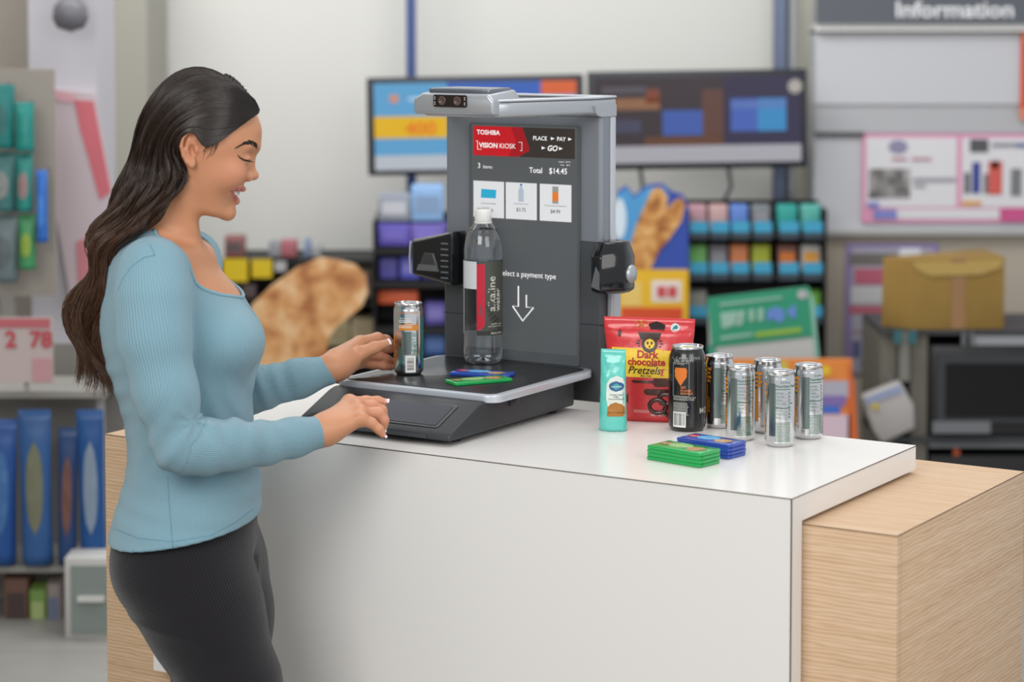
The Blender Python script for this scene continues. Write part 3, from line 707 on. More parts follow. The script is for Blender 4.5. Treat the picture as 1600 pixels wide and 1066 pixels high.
for (x0, x1, z0, z1) in ((-0.030, 0.018, 0.0725, 0.0775), (0.010, 0.074, 0.066, 0.082), (-0.006, 0.074, 0.050, 0.062), (-0.05, -0.035, 0.035, 0.050)):
    decal(rr_, RH, gpoly([(x0 + 0.006, z0), (x1, z0), (x1, z1), (x0 + 0.004, z1), (x0, (z0 + z1) / 2)], 6)).build('print_chocolate_drip', CHB, rb)
mb = MB()
for cx, cz, q in ((0.022, 0.030, 0.016), (0.048, 0.022, 0.015), (0.036, 0.044, 0.012)):
    mb.tube([(cx + q * math.cos(a), front_y(rr_, cx, cz, RH) - 0.0012, cz + 0.8 * q * math.sin(a)) for a in [2 * math.pi * i / 20 for i in range(20)]], 0.0042, 6, closed=True)
mb.build('print_chocolate_pretzel', mat('print_choc_gloss', '#3a1a14', 0.15, coat=0.6), rb, smooth=True)
decal(rr_, RH, gpoly([(-0.024, 0.0165), (0.006, 0.0165), (0.006, 0.0225), (-0.024, 0.0225)], 2)).build('print_strip', mat('print_rose', '#d87a78', 0.4), rb)
decal(rr_, RH, gtext('NET WT 4.53 OZ (128 g)', 0.009, 0.0110, 0.0060, bold=0.01), 0.001).build('lettering', WHT, rb)

pt_ = onZ(958, 672, HT)
TM = Matrix.Translation((pt_[0], pt_[1], HT + 0.0005)) @ Matrix.Rotation(math.radians(-16), 4, 'Z')
teal = empty('coffee_bag', TM, 'small teal and white foil bag with blue oval emblem in front of red pouch', 'coffee bag')
TEALF = mat('foil_teal', '#5fc6b8', 0.25, spec=0.6, coat=0.5, bump=(60, 0.4, 0.003))
THh = 0.150
tr_ = pouch('t', None, 0.053, 0.047, THh, 0.017, None, seed=4)
tb = MB().loft(tr_).build('bag_body', TEALF, teal, smooth=True)
decal(tr_, THh, gpoly([(-0.004, 0.028), (0.024, 0.028), (0.023, 0.090), (0.020, 0.098), (0.010, 0.103), (-0.002, 0.098), (-0.010, 0.086), (-0.009, 0.060)], 14)).build('label_pale', mat('print_pale', '#d5ddd4', 0.4), tb)
decal(tr_, THh, gpoly(oval(0.009, 0.083, 0.0135, 0.0095), 8), 0.0009).build('label_emblem', mat('print_navy', '#2d5a86', 0.4), tb)
decal(tr_, THh, gpoly([(0.009 - 0.008, 0.083), (0.009, 0.0765), (0.018, 0.083), (0.009, 0.0895)], 5), 0.0012).build('emblem_centre', mat('print_turquoise', '#2f9ba0', 0.4), tb)
decal(tr_, THh, gtext('coast blend', 0.009, 0.0815, 0.0042, align='CENTER', bold=0.01), 0.0015).build('lettering', WHT, tb)
for s_, z_ in (('Hawaiian Style', 0.0665), ('Coffee', 0.0625), ('Ground Medium', 0.0585)):
    decal(tr_, THh, gtext(s_, 0.009, z_, 0.0040, align='CENTER'), 0.001).build('lettering', BLKI, tb)
decal(tr_, THh, gpoly([(-0.007, 0.028), (0.0238, 0.028), (0.0238, 0.046), (0.018, 0.051), (0.009, 0.054), (0.000, 0.051), (-0.007, 0.044)], 8), 0.001).build('label_tan', mat('print_tan', '#a9702c', 0.4), tb)
decal(tr_, THh, gtext('NET WT 2 OZ (57 g)', -0.006, 0.034, 0.0034), 0.0013).build('lettering', BLKI, tb)

# ------------------------------------------------------------------ shop behind the counter
def PXW(px, Y): return onY(px, 500, Y)[0]
def PZ(py, Y): return onY(800, py, Y)[2]
def flat(name, px0, px1, py0, py1, Y, thick, m, par=None, off=0.0, bevel=0.0):
    """upright slab seen in the given picture box, front at depth Y - off; coordinates relative to the parent's base"""
    ox, oz = (par['ox'], par['oz']) if par is not None and 'ox' in par else (0.0, 0.0)
    oy = par['oy'] if par is not None and 'oy' in par else 0.0
    return MB().box(PXW(px0, Y) - ox, PXW(px1, Y) - ox, Y - off - oy, Y - off + thick - oy, PZ(py1, Y) - oz, PZ(py0, Y) - oz).build(name, m, par, bevel=bevel)
def flatpoly(name, pts, Y, thick, m, par=None, off=0.0):
    ox, oz, oy = (par['ox'], par['oz'], par['oy']) if par is not None else (0, 0, 0)
    return MB().prism([(PXW(x, Y) - ox, PZ(y, Y) - oz) for x, y in pts], Y - off - oy, Y - off + thick - oy, 'y').build(name, m, par)
def thing(name, px, py, Y, label, cat, group=None, roll=0.0, z=None):
    p = onY(px, py, Y); zz = p[2] if z is None else z
    t = empty(name, Matrix.Translation((p[0], Y, zz)) @ Matrix.Rotation(roll, 4, 'Y'), label, cat, group)
    t['ox'], t['oy'], t['oz'] = float(p[0]), float(Y), float(zz)
    return t
_cm = {}
def C_(h, rough=0.6, es=0.0):
    k = 'paint_' + h.strip('#') + ('_lit' if es else '')
    return mat(k, h, rough, emit=(h if es else None), es=es)
def SCR(h): return mat('display_' + h.strip('#'), tuple(c * 0.25 for c in hexc(h)[:3]), 0.25, emit=h, es=0.72)
def btext(par, s, px, py, size_px, Y, m, off, bold=0.0, **k):
    ox, oz, oy = par['ox'], par['oz'], par['oy']
    vs_, fs_ = text_geo(s, size_px * Y / F, bold=bold, **k)
    return MB().add([(PXW(px, Y) + a - ox, Y - off - oy, PZ(py, Y) + b - oz) for a, b, c in vs_], fs_).build('lettering', m, par)
DARK = mat('rack_black', '#131416', 0.55)

# wall parts
def struct(name, *a, **k):
    o = flat(name, *a, **k); o['kind'] = 'structure'; return o
struct('wall_column', 158, 234, -140, 900, 9.4, 0.55, GREY_WALL)
struct('wall_pillar', 50, 156, -160, 900, 7.9, 0.35, mat('pillar_lilac', '#bfbdc4', 0.7))
struct('wall_partition', -160, 62, -160, 900, 8.3, 0.3, mat('partition_greige', '#a39b92', 0.8))
BLUEP = mat('post_blue', '#46598c', 0.4, metal=0.3)
o = MB().prism(rrect(PXW(636, 9.75), PXW(651, 9.75), 9.72, 9.78, 0.008), 0, 3.2).build('trim_1', BLUEP); o['kind'] = 'structure'
o = MB().prism(rrect(PXW(1206, 9.75), PXW(1226, 9.75), 9.72, 9.80, 0.008), 0, 3.2).build('trim_2', mat('post_steel_blue', '#6c7690', 0.35, metal=0.5)); o['kind'] = 'structure'
o = MB().prism(rrect(PXW(1228, 9.75), PXW(1240, 9.75), 9.70, 9.78, 0.008), 0, 3.2).build('trim_3', mat('post_silver', '#9c9fa2', 0.3, metal=0.7)); o['kind'] = 'structure'
o = MB().prism(rrect(PXW(1243, 9.9), PXW(1263, 9.9), 9.88, 9.98, 0.004), 0, 3.2).build('trim_4', mat('post_cream', '#dcdacb', 0.6)); o['kind'] = 'structure'

# information wall
YI = 9.6
wi = thing('wall_information', 1265, 720, YI, None, None, z=0.0); wi['kind'] = 'structure'
LGR = mat('info_panel', '#c4c5ca', 0.45); LG2 = mat('info_panel_low', '#b3b4b8', 0.5); BEI = mat('info_beige', '#b0a698', 0.8)
flat('upper_panel', 1268, 1720, 52, 162, YI, 0.2, LGR, wi, off=0.06)
flat('middle_panel', 1268, 1720, 162, 207, YI, 0.2, LG2, wi, off=0.05)
flat('lower_panel', 1268, 1720, 209, 362, YI, 0.2, LGR, wi, off=0.04)
flat('top_ledge', 1268, 1720, 38, 48, YI, 0.2, mat('ledge_white', '#e4e4e2', 0.5), wi, off=0.10)
flat('dark_line', 1268, 1720, 48.5, 53, YI, 0.2, mat('line_grey', '#5f6064', 0.7), wi, off=0.05)  # dark grey strip below the ledge
flat('slot', 1270, 1345, 205, 213, YI, 0.02, mat('slot_dark', '#55575a', 0.6), wi, off=0.055)
flat('bottom_ledge', 1266, 1720, 358, 365, YI, 0.1, mat('ledge_grey', '#a9a9a7', 0.5), wi, off=0.075)
flat('beige_panel', 1262, 1720, 365, 716, YI, 0.2, BEI, wi, off=0.03)
sg = thing('information_sign', 1435, 38, YI, 'dark grey overhead sign with white Information lettering', 'sign')
flat('sign_board', 1268, 1720, -30, 37, YI, 0.05, mat('sign_grey', '#5a5e66', 0.5), sg, off=0.12)
btext(sg, 'Information', 1386, 26, 34, YI, mat('sign_white', '#e6e7ea', 0.5), 0.123, bold=0.02, sx=1.14)
# pink notice board
pk = thing('pink_notice', 1470, 345, YI, 'pink framed white notice with product photos on the information wall', 'poster')
flat('sheet', 1342, 1620, 208, 346, YI, 0.012, mat('notice_pink', '#d996b4', 0.6), pk, off=0.055)
for (a, b, c, d) in ((1348, 1488, 214, 322), (1496, 1620, 214, 322), (1395, 1555, 325, 340)): flat('white_field', a, b, c, d, YI, 0.004, C_('#d9d8dc'), pk, off=0.0575)
PH = mat('notice_photo_grey', '#4c4a4c', 0.6, mix=('#a9a6a4', 14, 3))
flat('photo', 1352, 1416, 262, 308, YI, 0.004, PH, pk, off=0.060)
flatpoly('logo', oval(1397, 228, 15, 11), YI, 0.004, C_('#8d8ba6'), pk, off=0.060)
for (a, b, c, d, h) in ((1388, 1410, 245, 249, '#b57f8c'), (1418, 1448, 245, 249, '#b57f8c'), (1420, 1486, 276, 282, '#9a9aa0'), (1422, 1440, 286, 291, '#9a9aa0'), (1508, 1536, 216, 236, '#55555a'), (1542, 1580, 222, 228, '#8c8c96'), (1580, 1620, 222, 229, '#6c74a0'),
                        (1500, 1508, 268, 300, '#56565c'), (1512, 1524, 252, 300, '#33428e'), (1537, 1558, 250, 302, '#cf5d55'), (1542, 1552, 250, 262, '#e08a4a'), (1530, 1537, 270, 300, '#6b6b70'), (1572, 1588, 262, 304, '#77797c'), (1350, 1368, 314, 322, '#7f86c6'), (1360, 1396, 326, 340, '#7d86c4'), (1497, 1526, 312, 319, '#d9a056'), (1557, 1620, 324, 344, '#c8558a')):
    flat('print_block', a, b, c, d, YI, 0.003, C_(h), pk, off=0.062)
op = thing('orange_poster', 1600, 185, YI, 'narrow orange red poster at the right edge of the information wall', 'poster')
flat('sheet', 1584, 1650, 46, 186, YI, 0.01, C_('#d9502f'), op, off=0.075)
flat('yellow_corner', 1590, 1640, 48, 66, YI, 0.003, C_('#e0c02c'), op, off=0.078)
flat('rose_strip', 1584, 1650, 168, 186, YI, 0.003, C_('#e08468'), op, off=0.078)
pp = thing('purple_poster', 1390, 580, YI, 'lilac bordered wall poster half hidden by the cardboard box', 'poster')
flat('sheet', 1319, 1462, 379, 582, YI, 0.01, C_('#8f80b0'), pp, off=0.042)
flat('paper', 1328, 1455, 386, 580, YI, 0.003, C_('#a5a2ae'), pp, off=0.045)
for (a, b, c, d, h) in ((1324, 1398, 394, 412, '#6e6a66'), (1332, 1390, 418, 442, '#b85f74'), (1326, 1384, 446, 472, '#c2c2c2'), (1324, 1380, 476, 488, '#b8606e'), (1346, 1380, 495, 508, '#5a5f94'), (1330, 1372, 515, 518, '#a57880'), (1330, 1342, 530, 556, '#5a5c88'), (1360, 1372, 534, 556, '#555880'), (1342, 1400, 560, 570, '#7d7f9c'), (1402, 1434, 386, 402, '#dcdce0')):
    flat('print_block', a, b, c, d, YI, 0.003, C_(h), pp, off=0.048)

# two wall displays
YM = 9.35
for (x0, x1, y0, y1, roll, lab) in ((575, 912, 119, 272, 1.0, 'left wall display with blue and yellow advert'), (918, 1259, 110, 264, 0.9, 'right wall display with dark purple advert')):
    t = thing('wall_display', (x0 + x1) / 2, (y0 + y1) / 2, YM, lab, 'monitor', 'wall displays', roll=math.radians(-roll))
    flat('housing', x0 + 8, x1 - 8, y0 + 8, y1 - 8, YM, 0.06, DARK, t, off=-0.04)
    flat('bezel', x0, x1, y0, y1, YM, 0.04, mat('bezel_dark', '#2b2d33', 0.4), t, bevel=0.006)
    flat('wall_arm', (x0 + x1) / 2 - 12, (x0 + x1) / 2 + 12, (y0 + y1) / 2 - 18, (y0 + y1) / 2 + 18, YM, 0.58, DARK, t, off=-0.09)
    if x0 == 575:
        s = flat('screen', 586, 901, 128, 264, YM, 0.004, SCR('#5b9cc8'), t, off=0.004)
        for (a, b, c, d, h) in ((700, 846, 128, 158, '#3e63b4'), (846, 901, 128, 150, '#d2643c'), (586, 740, 180, 214, '#dcae1e'), (586, 901, 241, 264, '#b4bac2'), (700, 901, 158, 241, '#5a90c4'), (640, 690, 150, 156, '#a9c6dc'), (611, 624, 146, 158, '#c98a6a')):
            flat('screen_picture', a, b, c, d, YM, 0.002, SCR(h), t, off=0.006 + 0.0004 * (a % 3))
        btext(t, '400', 634, 208, 27, YM, SCR('#dd7a24'), 0.0085, bold=0.03, sx=1.2)
    else:
        s = flat('screen', 929, 1249, 120, 254, YM, 0.004, SCR('#3b3338'), t, off=0.004)
        for (a, b, c, d, h) in ((929, 1249, 227, 254, '#a6a4ac'), (1130, 1249, 120, 227, '#332e48'), (1034, 1096, 172, 211, '#3f5aa2'), (1140, 1182, 155, 206, '#4460ae'), (1182, 1226, 155, 206, '#3a86bc'), (960, 1030, 152, 170, '#8a6248'), (1008, 1030, 138, 160, '#7a4434'), (1096, 1128, 140, 214, '#5d4038'), (930, 1000, 186, 206, '#45465c'), (940, 1010, 134, 144, '#57535a'), (1006, 1128, 213, 226, '#61402f'), (1140, 1226, 158, 170, '#7b93c8')):
            flat('screen_picture', a, b, c, d, YM, 0.002, SCR(h), t, off=0.006 + 0.0005 * (b % 4))
        flatpoly('screen_logo', oval(1240, 137, 11, 11), YM, 0.002, SCR('#a8a39c'), t, off=0.009)
for n_, x in enumerate((1000, 1138)):
    t = thing('hanging_cable', x, 270, 9.5, ('grey cable hanging beneath the right display near the cutout sign', 'grey cable hanging beneath the right display above the packet rack')[n_], 'cable')
    MB().tube([(0, 0, 0.02), (0.012, 0, -0.06), (-0.012 * (1 + n_), 0.01, -0.13)], 0.008, 6).build('cable', mat('cable_grey', '#6b6c6e', 0.5), t, smooth=True)

# racks ---------------------------------------------------------------
def rack(px0, px1, py0, Y, depth, label, shelves, name='display_rack'):
    t = thing(name, (px0 + px1) / 2, 700, Y, label, 'rack', z=0.0)
    flat('back_panel', px0, px1, py0, 740, Y, 0.02, DARK, t, off=-depth)
    for a, b in ((px0, px0 + 4), (px1 - 4, px1)):
        ox, oz, oy = t['ox'], t['oz'], t['oy']
        MB().box(PXW(a, Y) - ox, PXW(b, Y) - ox, 0, depth, 0, PZ(py0 + 6, Y)).build('side_panel', DARK, t)
    for yb in shelves:
        ox = t['ox']
        MB().box(PXW(px0 + 4, Y) - ox, PXW(px1 - 4, Y) - ox, 0.0, depth, PZ(yb + 10, Y), PZ(yb, Y)).build('shelf', DARK, t)
    return t
def pack(px0, px1, py0, py1, Y, h, label, cat, group, name, h2=None, depth=0.07, back=0.04):
    """small carton or packet on a shelf: body with a print panel"""
    t = thing(name, (px0 + px1) / 2, py1 - 0.9, Y, label, cat, group)
    m_ = C_(h, 0.5)
    hw = (PXW(px1, Y) - PXW(px0, Y)) / 2; hh = PZ(py0, Y) - PZ(py1, Y)
    MB().loft([[(-hw, back, 0), (hw, back, 0), (hw, back + depth, 0), (-hw, back + depth, 0)], [(-hw, back, hh * 0.92), (hw, back, hh * 0.92), (hw, back + depth, hh * 0.92), (-hw, back + depth, hh * 0.92)], [(-hw * 0.94, back + depth * 0.4, hh), (hw * 0.94, back + depth * 0.4, hh), (hw * 0.94, back + depth * 0.6, hh), (-hw * 0.94, back + depth * 0.6, hh)]]).build('carton', m_, t, bevel=0.003)
    if h2: MB().box(-hw * 0.75, hw * 0.75, back - 0.002, back, hh * 0.25, hh * 0.7).build('print_panel', C_(h2, 0.5), t)
    return t
YR = 9.2
gr = rack(1072, 1291, 322, YR, 0.28, 'black rack of small packets with sky blue price tags', (362, 426, 494, 560))
cols = [(1078, 1105), (1110, 1138), (1143, 1170), (1177, 1205), (1217, 1247), (1254, 1284)]
rowsc = [(322, 362, ['#b98f98', '#bf9d9c', '#5f82c8', '#767c82', '#2f9c93', '#55aaa0'], ['pink', 'rose', 'blue', 'grey', 'teal', 'pale teal'], 'top'),
         (384, 426, ['#74b562', '#77737a', '#d08052', '#a6ae34', '#7d5148', '#b9b6b2'], ['green', 'grey', 'orange', 'lime', 'maroon', 'silver'], 'middle'),
         (456, 494, ['#9a9a94', '#888a88', '#8a8f8c', '#8a8f8c', '#8a8f8c', '#6fae48'], ['cream', '', '', '', '', 'green'], 'bottom')]
for y0, y1, cs, nm, rn in rowsc:
    for (a, b), h, cn in zip(cols, cs, nm):
        if not cn: continue
        pack(a, b, y0, y1, YR, h, '%s packet in the %s row of the black packet rack' % (cn, rn), 'packet', 'packets in the black rack', 'snack_packet', h2={'maroon': '#d0762f', 'silver': '#d89a3c', 'grey': '#8d8c92'}.get(cn))
        tg_ = flat('price_tag', a, b, y1 - 16, y1 + 1, YR, 0.004, C_('#3f9dc2', 0.5), gr, off=0.006)
        flat('tag_strip', a, b, y1 + 2, y1 + 12, YR, 0.004, C_('#3a4650', 0.5), gr, off=0.006)

YP = 9.0
pr2 = rack(583, 704, 340, YP, 0.25, 'black rack of purple cartons behind the kiosk', (388, 440, 512, 560))
for (a, b, c, d, h, lab, h2) in ((590, 640, 305, 348, '#8d93a0', 'grey carton standing on top of the purple carton rack', '#b9bcc4'), (642, 692, 291, 348, '#86acd8', 'light blue carton standing on top of the purple carton rack', '#7d97b8'),
                                 (590, 640, 350, 387, '#5f55b0', 'purple carton at the left of the top shelf', '#6d63b8'), (642, 698, 350, 387, '#6e62b2', 'violet carton at the right of the top shelf', '#7a6fc0'),
                                 (592, 620, 404, 439, '#54509c', 'small purple carton on the second shelf', None), (624, 655, 402, 439, '#5a5cc0', 'small blue violet carton on the second shelf', '#7b7ac8'), (660, 690, 404, 439, '#4a4590', 'dark purple carton on the second shelf', None),
                                 (590, 652, 456, 478, '#d8633c', 'flat orange carton lying on the rack by the slim can', None), (664, 697, 474, 511, '#5d56a0', 'purple carton low on the rack beside the kiosk pillar', '#7a72b4'), (662, 697, 524, 559, '#3d5f9c', 'blue carton on the lowest rack shelf', '#5a7ab4')):
    pack(a, b, c, d, YP, h, lab, 'carton', 'cartons in the purple rack', 'small_carton', h2, depth=0.10)

# low shelf unit behind the woman
YG = 9.32
lg_ = rack(342, 606, 404, YG, 0.3, 'long dark low shelf unit behind the fried food sign', (406, 470, 545), name='low_shelf')
for k_, (a, b, c, d) in enumerate(((349, 388, 404, 440), (394, 426, 405, 434))):
    flat('yellow_tag', a, b, c, d, YG, 0.004, C_('#d0b41c', 0.5), lg_, off=0.008)
flat('white_tag', 430, 448, 408, 424, YG, 0.004, C_('#a9a8aa', 0.5), lg_, off=0.008)
for (a, b, c, d, h, lab, h2) in ((349, 379, 371, 405, '#8a5a58', 'reddish brown carton on the low shelf top beside her chin', '#5a4f50'), (418, 437, 379, 405, '#8d8f94', 'small grey carton on the low shelf top', None), (437, 461, 378, 405, '#a5626a', 'small red carton on the low shelf top', None), (474, 482, 376, 405, '#7e90b0', 'narrow blue carton on the low shelf top', None), (484, 500, 386, 405, '#9a9ba0', 'tiny grey carton on the low shelf top', None),
                                 (352, 372, 444, 469, '#5a4a58', 'dark plum carton below the yellow tag', None), (376, 398, 446, 469, '#6b5b58', 'dull brown carton below the yellow tag', None), (560, 580, 419, 469, '#8a7f66', 'tan carton at the end of the low shelf', '#6d5f70'),
                                 (508, 545, 500, 544, '#c2b58e', 'cream carton on the lower shelf by her far hand', '#a89a78'), (548, 584, 496, 544, '#cbbf9c', 'pale cream carton on the lower shelf by the slim can', '#b8a888'), (586, 601, 488, 544, '#d8b48e', 'peach carton on the lower shelf by the slim can', None)):
    pack(a, b, c, d, YG, h, lab, 'carton', 'cartons on the low shelf', 'small_carton', h2, depth=0.10)

# printed food shapes
def food_mat(name, c1, c2, c3, sc):
    m = mat(name, c1, 0.5); nt = m.node_tree; p = nt.nodes['Principled BSDF']
    tc = nt.nodes.new('ShaderNodeTexCoord'); n = nt.nodes.new('ShaderNodeTexNoise'); n.inputs['Scale'].default_value = sc; n.inputs['Detail'].default_value = 3; n.inputs['Distortion'].default_value = 0.2
    nt.links.new(tc.outputs['Object'], n.inputs['Vector']); r = nt.nodes.new('ShaderNodeValToRGB'); e = r.color_ramp.elements
    e[0].position = 0.36; e[0].color = hexc(c1); e[1].position = 0.66; e[1].color = hexc(c3); k = e.new(0.5); k.color = hexc(c2)
    nt.links.new(n.outputs['Fac'], r.inputs['Fac']); nt.links.new(r.outputs['Color'], p.inputs['Base Color'])
    return m
FOOD = food_mat('print_fried_food', '#a0653a', '#c8945e', '#dfbd94', 9)
FOOD2 = food_mat('print_fried_stick', '#8f5526', '#bd8446', '#d8ab6c', 16)
YF = 8.7
t = thing('food_sign', 470, 700, YF, 'cutout sign printed as a big piece of golden fried food', 'sign', z=0.0)
flatpoly('cutout_board', [(380, 500), (396, 474), (425, 446), (462, 420), (500, 403), (530, 408), (556, 415), (572, 432), (574, 458), (566, 478), (548, 494), (528, 508), (512, 530), (508, 575), (480, 590), (400, 592), (384, 560)][::-1], YF, 0.03, FOOD, t)
flat('stand_leg', 440, 470, 585, 900, YF, 0.02, DARK, t, off=-0.03)
YK = 8.95
t = thing('food_poster', 1020, 700, YK, 'blue and yellow standing sign with printed fried sticks beside the packet rack', 'sign', z=0.0)
flatpoly('blue_board', [(964, 300), (978, 290), (990, 306), (1004, 296), (1012, 289), (1034, 287), (1050, 300), (1066, 304), (1074, 318), (1076, 422), (964, 422)][::-1], YK, 0.025, C_('#2f49a0'), t)
flatpoly('sky_field', [(964, 304), (978, 294), (990, 310), (1010, 293), (1036, 292), (1044, 306), (1010, 380), (990, 418), (964, 418)][::-1], YK, 0.004, C_('#4a92c6'), t, off=0.003)
flatpoly('food_print', [(978, 422), (982, 390), (994, 350), (1008, 318), (1018, 296), (1030, 292), (1042, 306), (1040, 328), (1050, 316), (1062, 308), (1070, 318), (1064, 345), (1046, 372), (1030, 392), (1016, 420)][::-1], YK, 0.004, FOOD2, t, off=0.006)
flatpoly('white_oval', oval(968, 342, 10, 32), YK, 0.003, C_('#c9d6e2'), t, off=0.0065)
flat('yellow_board', 966, 1075, 421, 600, YK, 0.025, C_('#dcae28'), t, off=0.010)
flat('red_field', 970, 1066, 480, 600, YK, 0.003, C_('#cc4a24'), t, off=0.012)
flat('white_field', 1018, 1064, 438, 471, YK, 0.003, C_('#d9d2cc'), t, off=0.012)
flat('cream_field', 972, 1002, 440, 478, YK, 0.003, C_('#dcbc68'), t, off=0.012)
for a, b in ((1026, 1040), (1043, 1057)): flat('red_mark', a, b, 447, 464, YK, 0.003, C_('#c04a50'), t, off=0.015)
flat('stand_leg', 1000, 1040, 600, 800, YK, 0.02, DARK, t)
YV = 8.5
t = thing('green_sign', 1190, 700, YV, 'green and white offer sign standing behind the silver cans', 'sign', z=0.0)
flatpoly('white_board', [(1106, 466), (1262, 448), (1272, 470), (1284, 640), (1112, 640)][::-1], YV, 0.02, C_('#b9bcbc'), t)
flatpoly('green_field', [(1105, 465), (1262, 447), (1270, 526), (1112, 543)][::-1], YV, 0.004, C_('#2b8d6c'), t, off=0.004)
flatpoly('green_edge', [(1262, 447), (1271, 470), (1281, 560), (1274, 562), (1268, 500)][::-1], YV, 0.004, C_('#7fb3a2'), t, off=0.004)
flatpoly('green_side', [(1106, 540), (1118, 540), (1124, 600), (1112, 600)][::-1], YV, 0.004, C_('#3d957a'), t, off=0.004)
PALE = C_('#8fb5a6')
for poly in ([(1125, 489), (1150, 486), (1154, 500), (1142, 510), (1128, 513)], [(1152, 486), (1164, 485), (1160, 506), (1150, 510)], [(1170, 484), (1178, 483), (1178, 500), (1170, 503)], [(1184, 482), (1192, 481), (1192, 500), (1184, 502)], [(1124, 474), (1222, 463), (1222, 466), (1124, 478)], [(1126, 526), (1176, 520), (1176, 524), (1126, 531)]):
    flatpoly('pale_mark', poly[::-1], YV, 0.003, PALE, t, off=0.007)
for poly in ([(1197, 486), (1212, 479), (1224, 484), (1226, 500), (1216, 504), (1206, 496), (1199, 503)], [(1229, 485), (1243, 475), (1243, 498), (1233, 494)]): flatpoly('blue_mark', poly[::-1], YV, 0.003, C_('#5f82c8'), t, off=0.007)
flatpoly('lime_strip', [(1180, 519), (1252, 511), (1252, 519), (1180, 527)][::-1], YV, 0.003, C_('#86ac40'), t, off=0.007)
flatpoly('white_dot', oval(1253, 460, 8, 7), YV, 0.003, C_('#a9a9ad'), t, off=0.007)
flat('stand_leg', 1180, 1220, 640, 830, YV, 0.02, DARK, t)
YL = 8.35
t = thing('leaflet_stand', 1240, 700, YL, 'orange and white leaflet display low behind the rightmost can', 'leaflet stand', z=0.0)
flat('orange_sheet', 1120, 1332, 562, 700, YL, 0.03, C_('#d8813a'), t)
flatpoly('orange_wing', [(1326, 562), (1336, 600), (1342, 690), (1326, 700)][::-1], YL, 0.03, C_('#c8622e'), t, off=0.004)
for (a, b, c, d, h) in ((1285, 1326, 595, 622, '#a7a6b4'), (1282, 1322, 618, 634, '#7c68a4'), (1284, 1314, 634, 646, '#3a6cc4'), (1284, 1330, 648, 690, '#cfb8c4'), (1120, 1180, 590, 640, '#c89aa4'), (1282, 1298, 572, 586, '#dcb42c'), (1200, 1232, 565, 600, '#c4b04a'), (1300, 1316, 600, 612, '#b7b858')):
    flat('leaflet_print', a, b, c, d, YL, 0.003, C_(h), t, off=0.004 + 0.0007 * (a % 4))
flat('stand_foot', 1150, 1320, 700, 822, YL, 0.03, DARK, t)

# right: microwave shelf, box, hanging bag
YB = 8.55
t = thing('appliance_shelf', 1540, 700, YB, 'dark grey metal shelf unit holding the oven and the cardboard box', 'shelf', z=0.0)
GREYD = mat('shelf_dark_grey', '#3b3d40', 0.5); GREYM = mat('shelf_mid_grey', '#67696c', 0.4)
flat('top_board', 1376, 1720, 514, 522, YB, 0.45, GREYD, t, off=0.02)
flat('side_board', 1376, 1402, 522, 800, YB, 0.45, mat('shelf_olive_grey', '#6b685e', 0.7), t)
flat('side_board', 1424, 1450, 522, 800, YB, 0.45, mat('shelf_olive_grey', '#6b685e', 0.7), t)
flat('back_board', 1400, 1720, 522, 800, YB, 0.02, mat('shelf_back_grey', '#5c5a53', 0.7), t, off=-0.43)
flat('low_board', 1376, 1720, 682, 690, YB, 0.45, GREYD, t, off=0.02)
flat('rail', 1452, 1720, 692, 698, YB, 0.02, GREYM, t, off=0.02)
for a, b in ((1500, 1506), (1512, 1518)): flat('top_clip', a, b, 518, 538, YB, 0.02, GREYM, t, off=0.045)
t = thing('microwave_oven', 1530, 681, YB, 'black microwave oven on the dark shelf under the cardboard box', 'microwave')
flat('oven_body', 1454, 1690, 540, 680, YB, 0.36, mat('oven_charcoal', '#2a2b2d', 0.4), t, off=0.01, bevel=0.006)
flat('door', 1462, 1660, 552, 658, YB, 0.02, mat('oven_door', '#36383b', 0.35), t, off=0.03)
flat('door_glass', 1476, 1640, 566, 650, YB, 0.004, mat('oven_glass', '#08090a', 0.12), t, off=0.033)
flat('handle', 1456, 1546, 656, 674, YB, 0.02, mat('oven_handle', '#6e7074', 0.35), t, off=0.045)
flat('display_strip', 1520, 1660, 524, 538, YB, 0.06, mat('oven_display', '#8f9195', 0.4), t, off=0.03)
t = thing('appliance_case', 1490, 735, YB, 'dark appliance with orange switch on the lowest shelf', 'appliance')
flat('case', 1454, 1700, 712, 795, YB, 0.3, mat('case_black', '#1d1e20', 0.5), t, off=0.0, bevel=0.006)
flat('orange_switch', 1492, 1502, 702, 712, YB, 0.02, C_('#b8562e'), t, off=0.0)
t = thing('cardboard_box', 1474, 514, YB, 'brown cardboard box with tape on top of the dark shelf', 'box')
CARD = mat('cardboard', '#92753a', 0.8, mix=('#8a6d34', 6, 2))
kx = YB / F
b0 = MB(); p_ = lambda px, py, dy: (PXW(px, YB) - t['ox'], dy, PZ(py, YB) - t['oz'])
b0.add([p_(1380, 513, 0.05), p_(1422, 514, -0.03), p_(1568, 514, -0.01), p_(1560, 510, 0.28), p_(1382, 404, 0.05), p_(1420, 404, -0.03), p_(1568, 401, -0.01), p_(1560, 401, 0.28)],
       [(0, 1, 2, 3), (4, 5, 6, 7), (0, 1, 5, 4), (1, 2, 6, 5), (2, 3, 7, 6), (3, 0, 4, 7)])
b0.build('carton_body', CARD, t, bevel=0.003)
MB().add([p_(1484, 513, -0.024), p_(1506, 513, -0.021), p_(1506, 402, -0.021), p_(1484, 403, -0.024)], [(0, 1, 2, 3)]).build('tape', mat('packing_tape', '#94704c', 0.3), t)
fl2 = MB(); fl2.add([p_(1422, 408, -0.032), p_(1566, 404, -0.012), p_(1560, 418, -0.016), p_(1530, 428, -0.022), p_(1450, 430, -0.032), p_(1430, 420, -0.033)], [(0, 1, 2, 3, 4, 5)]).build('flap', mat('cardboard_light', '#a88d50', 0.8), t)
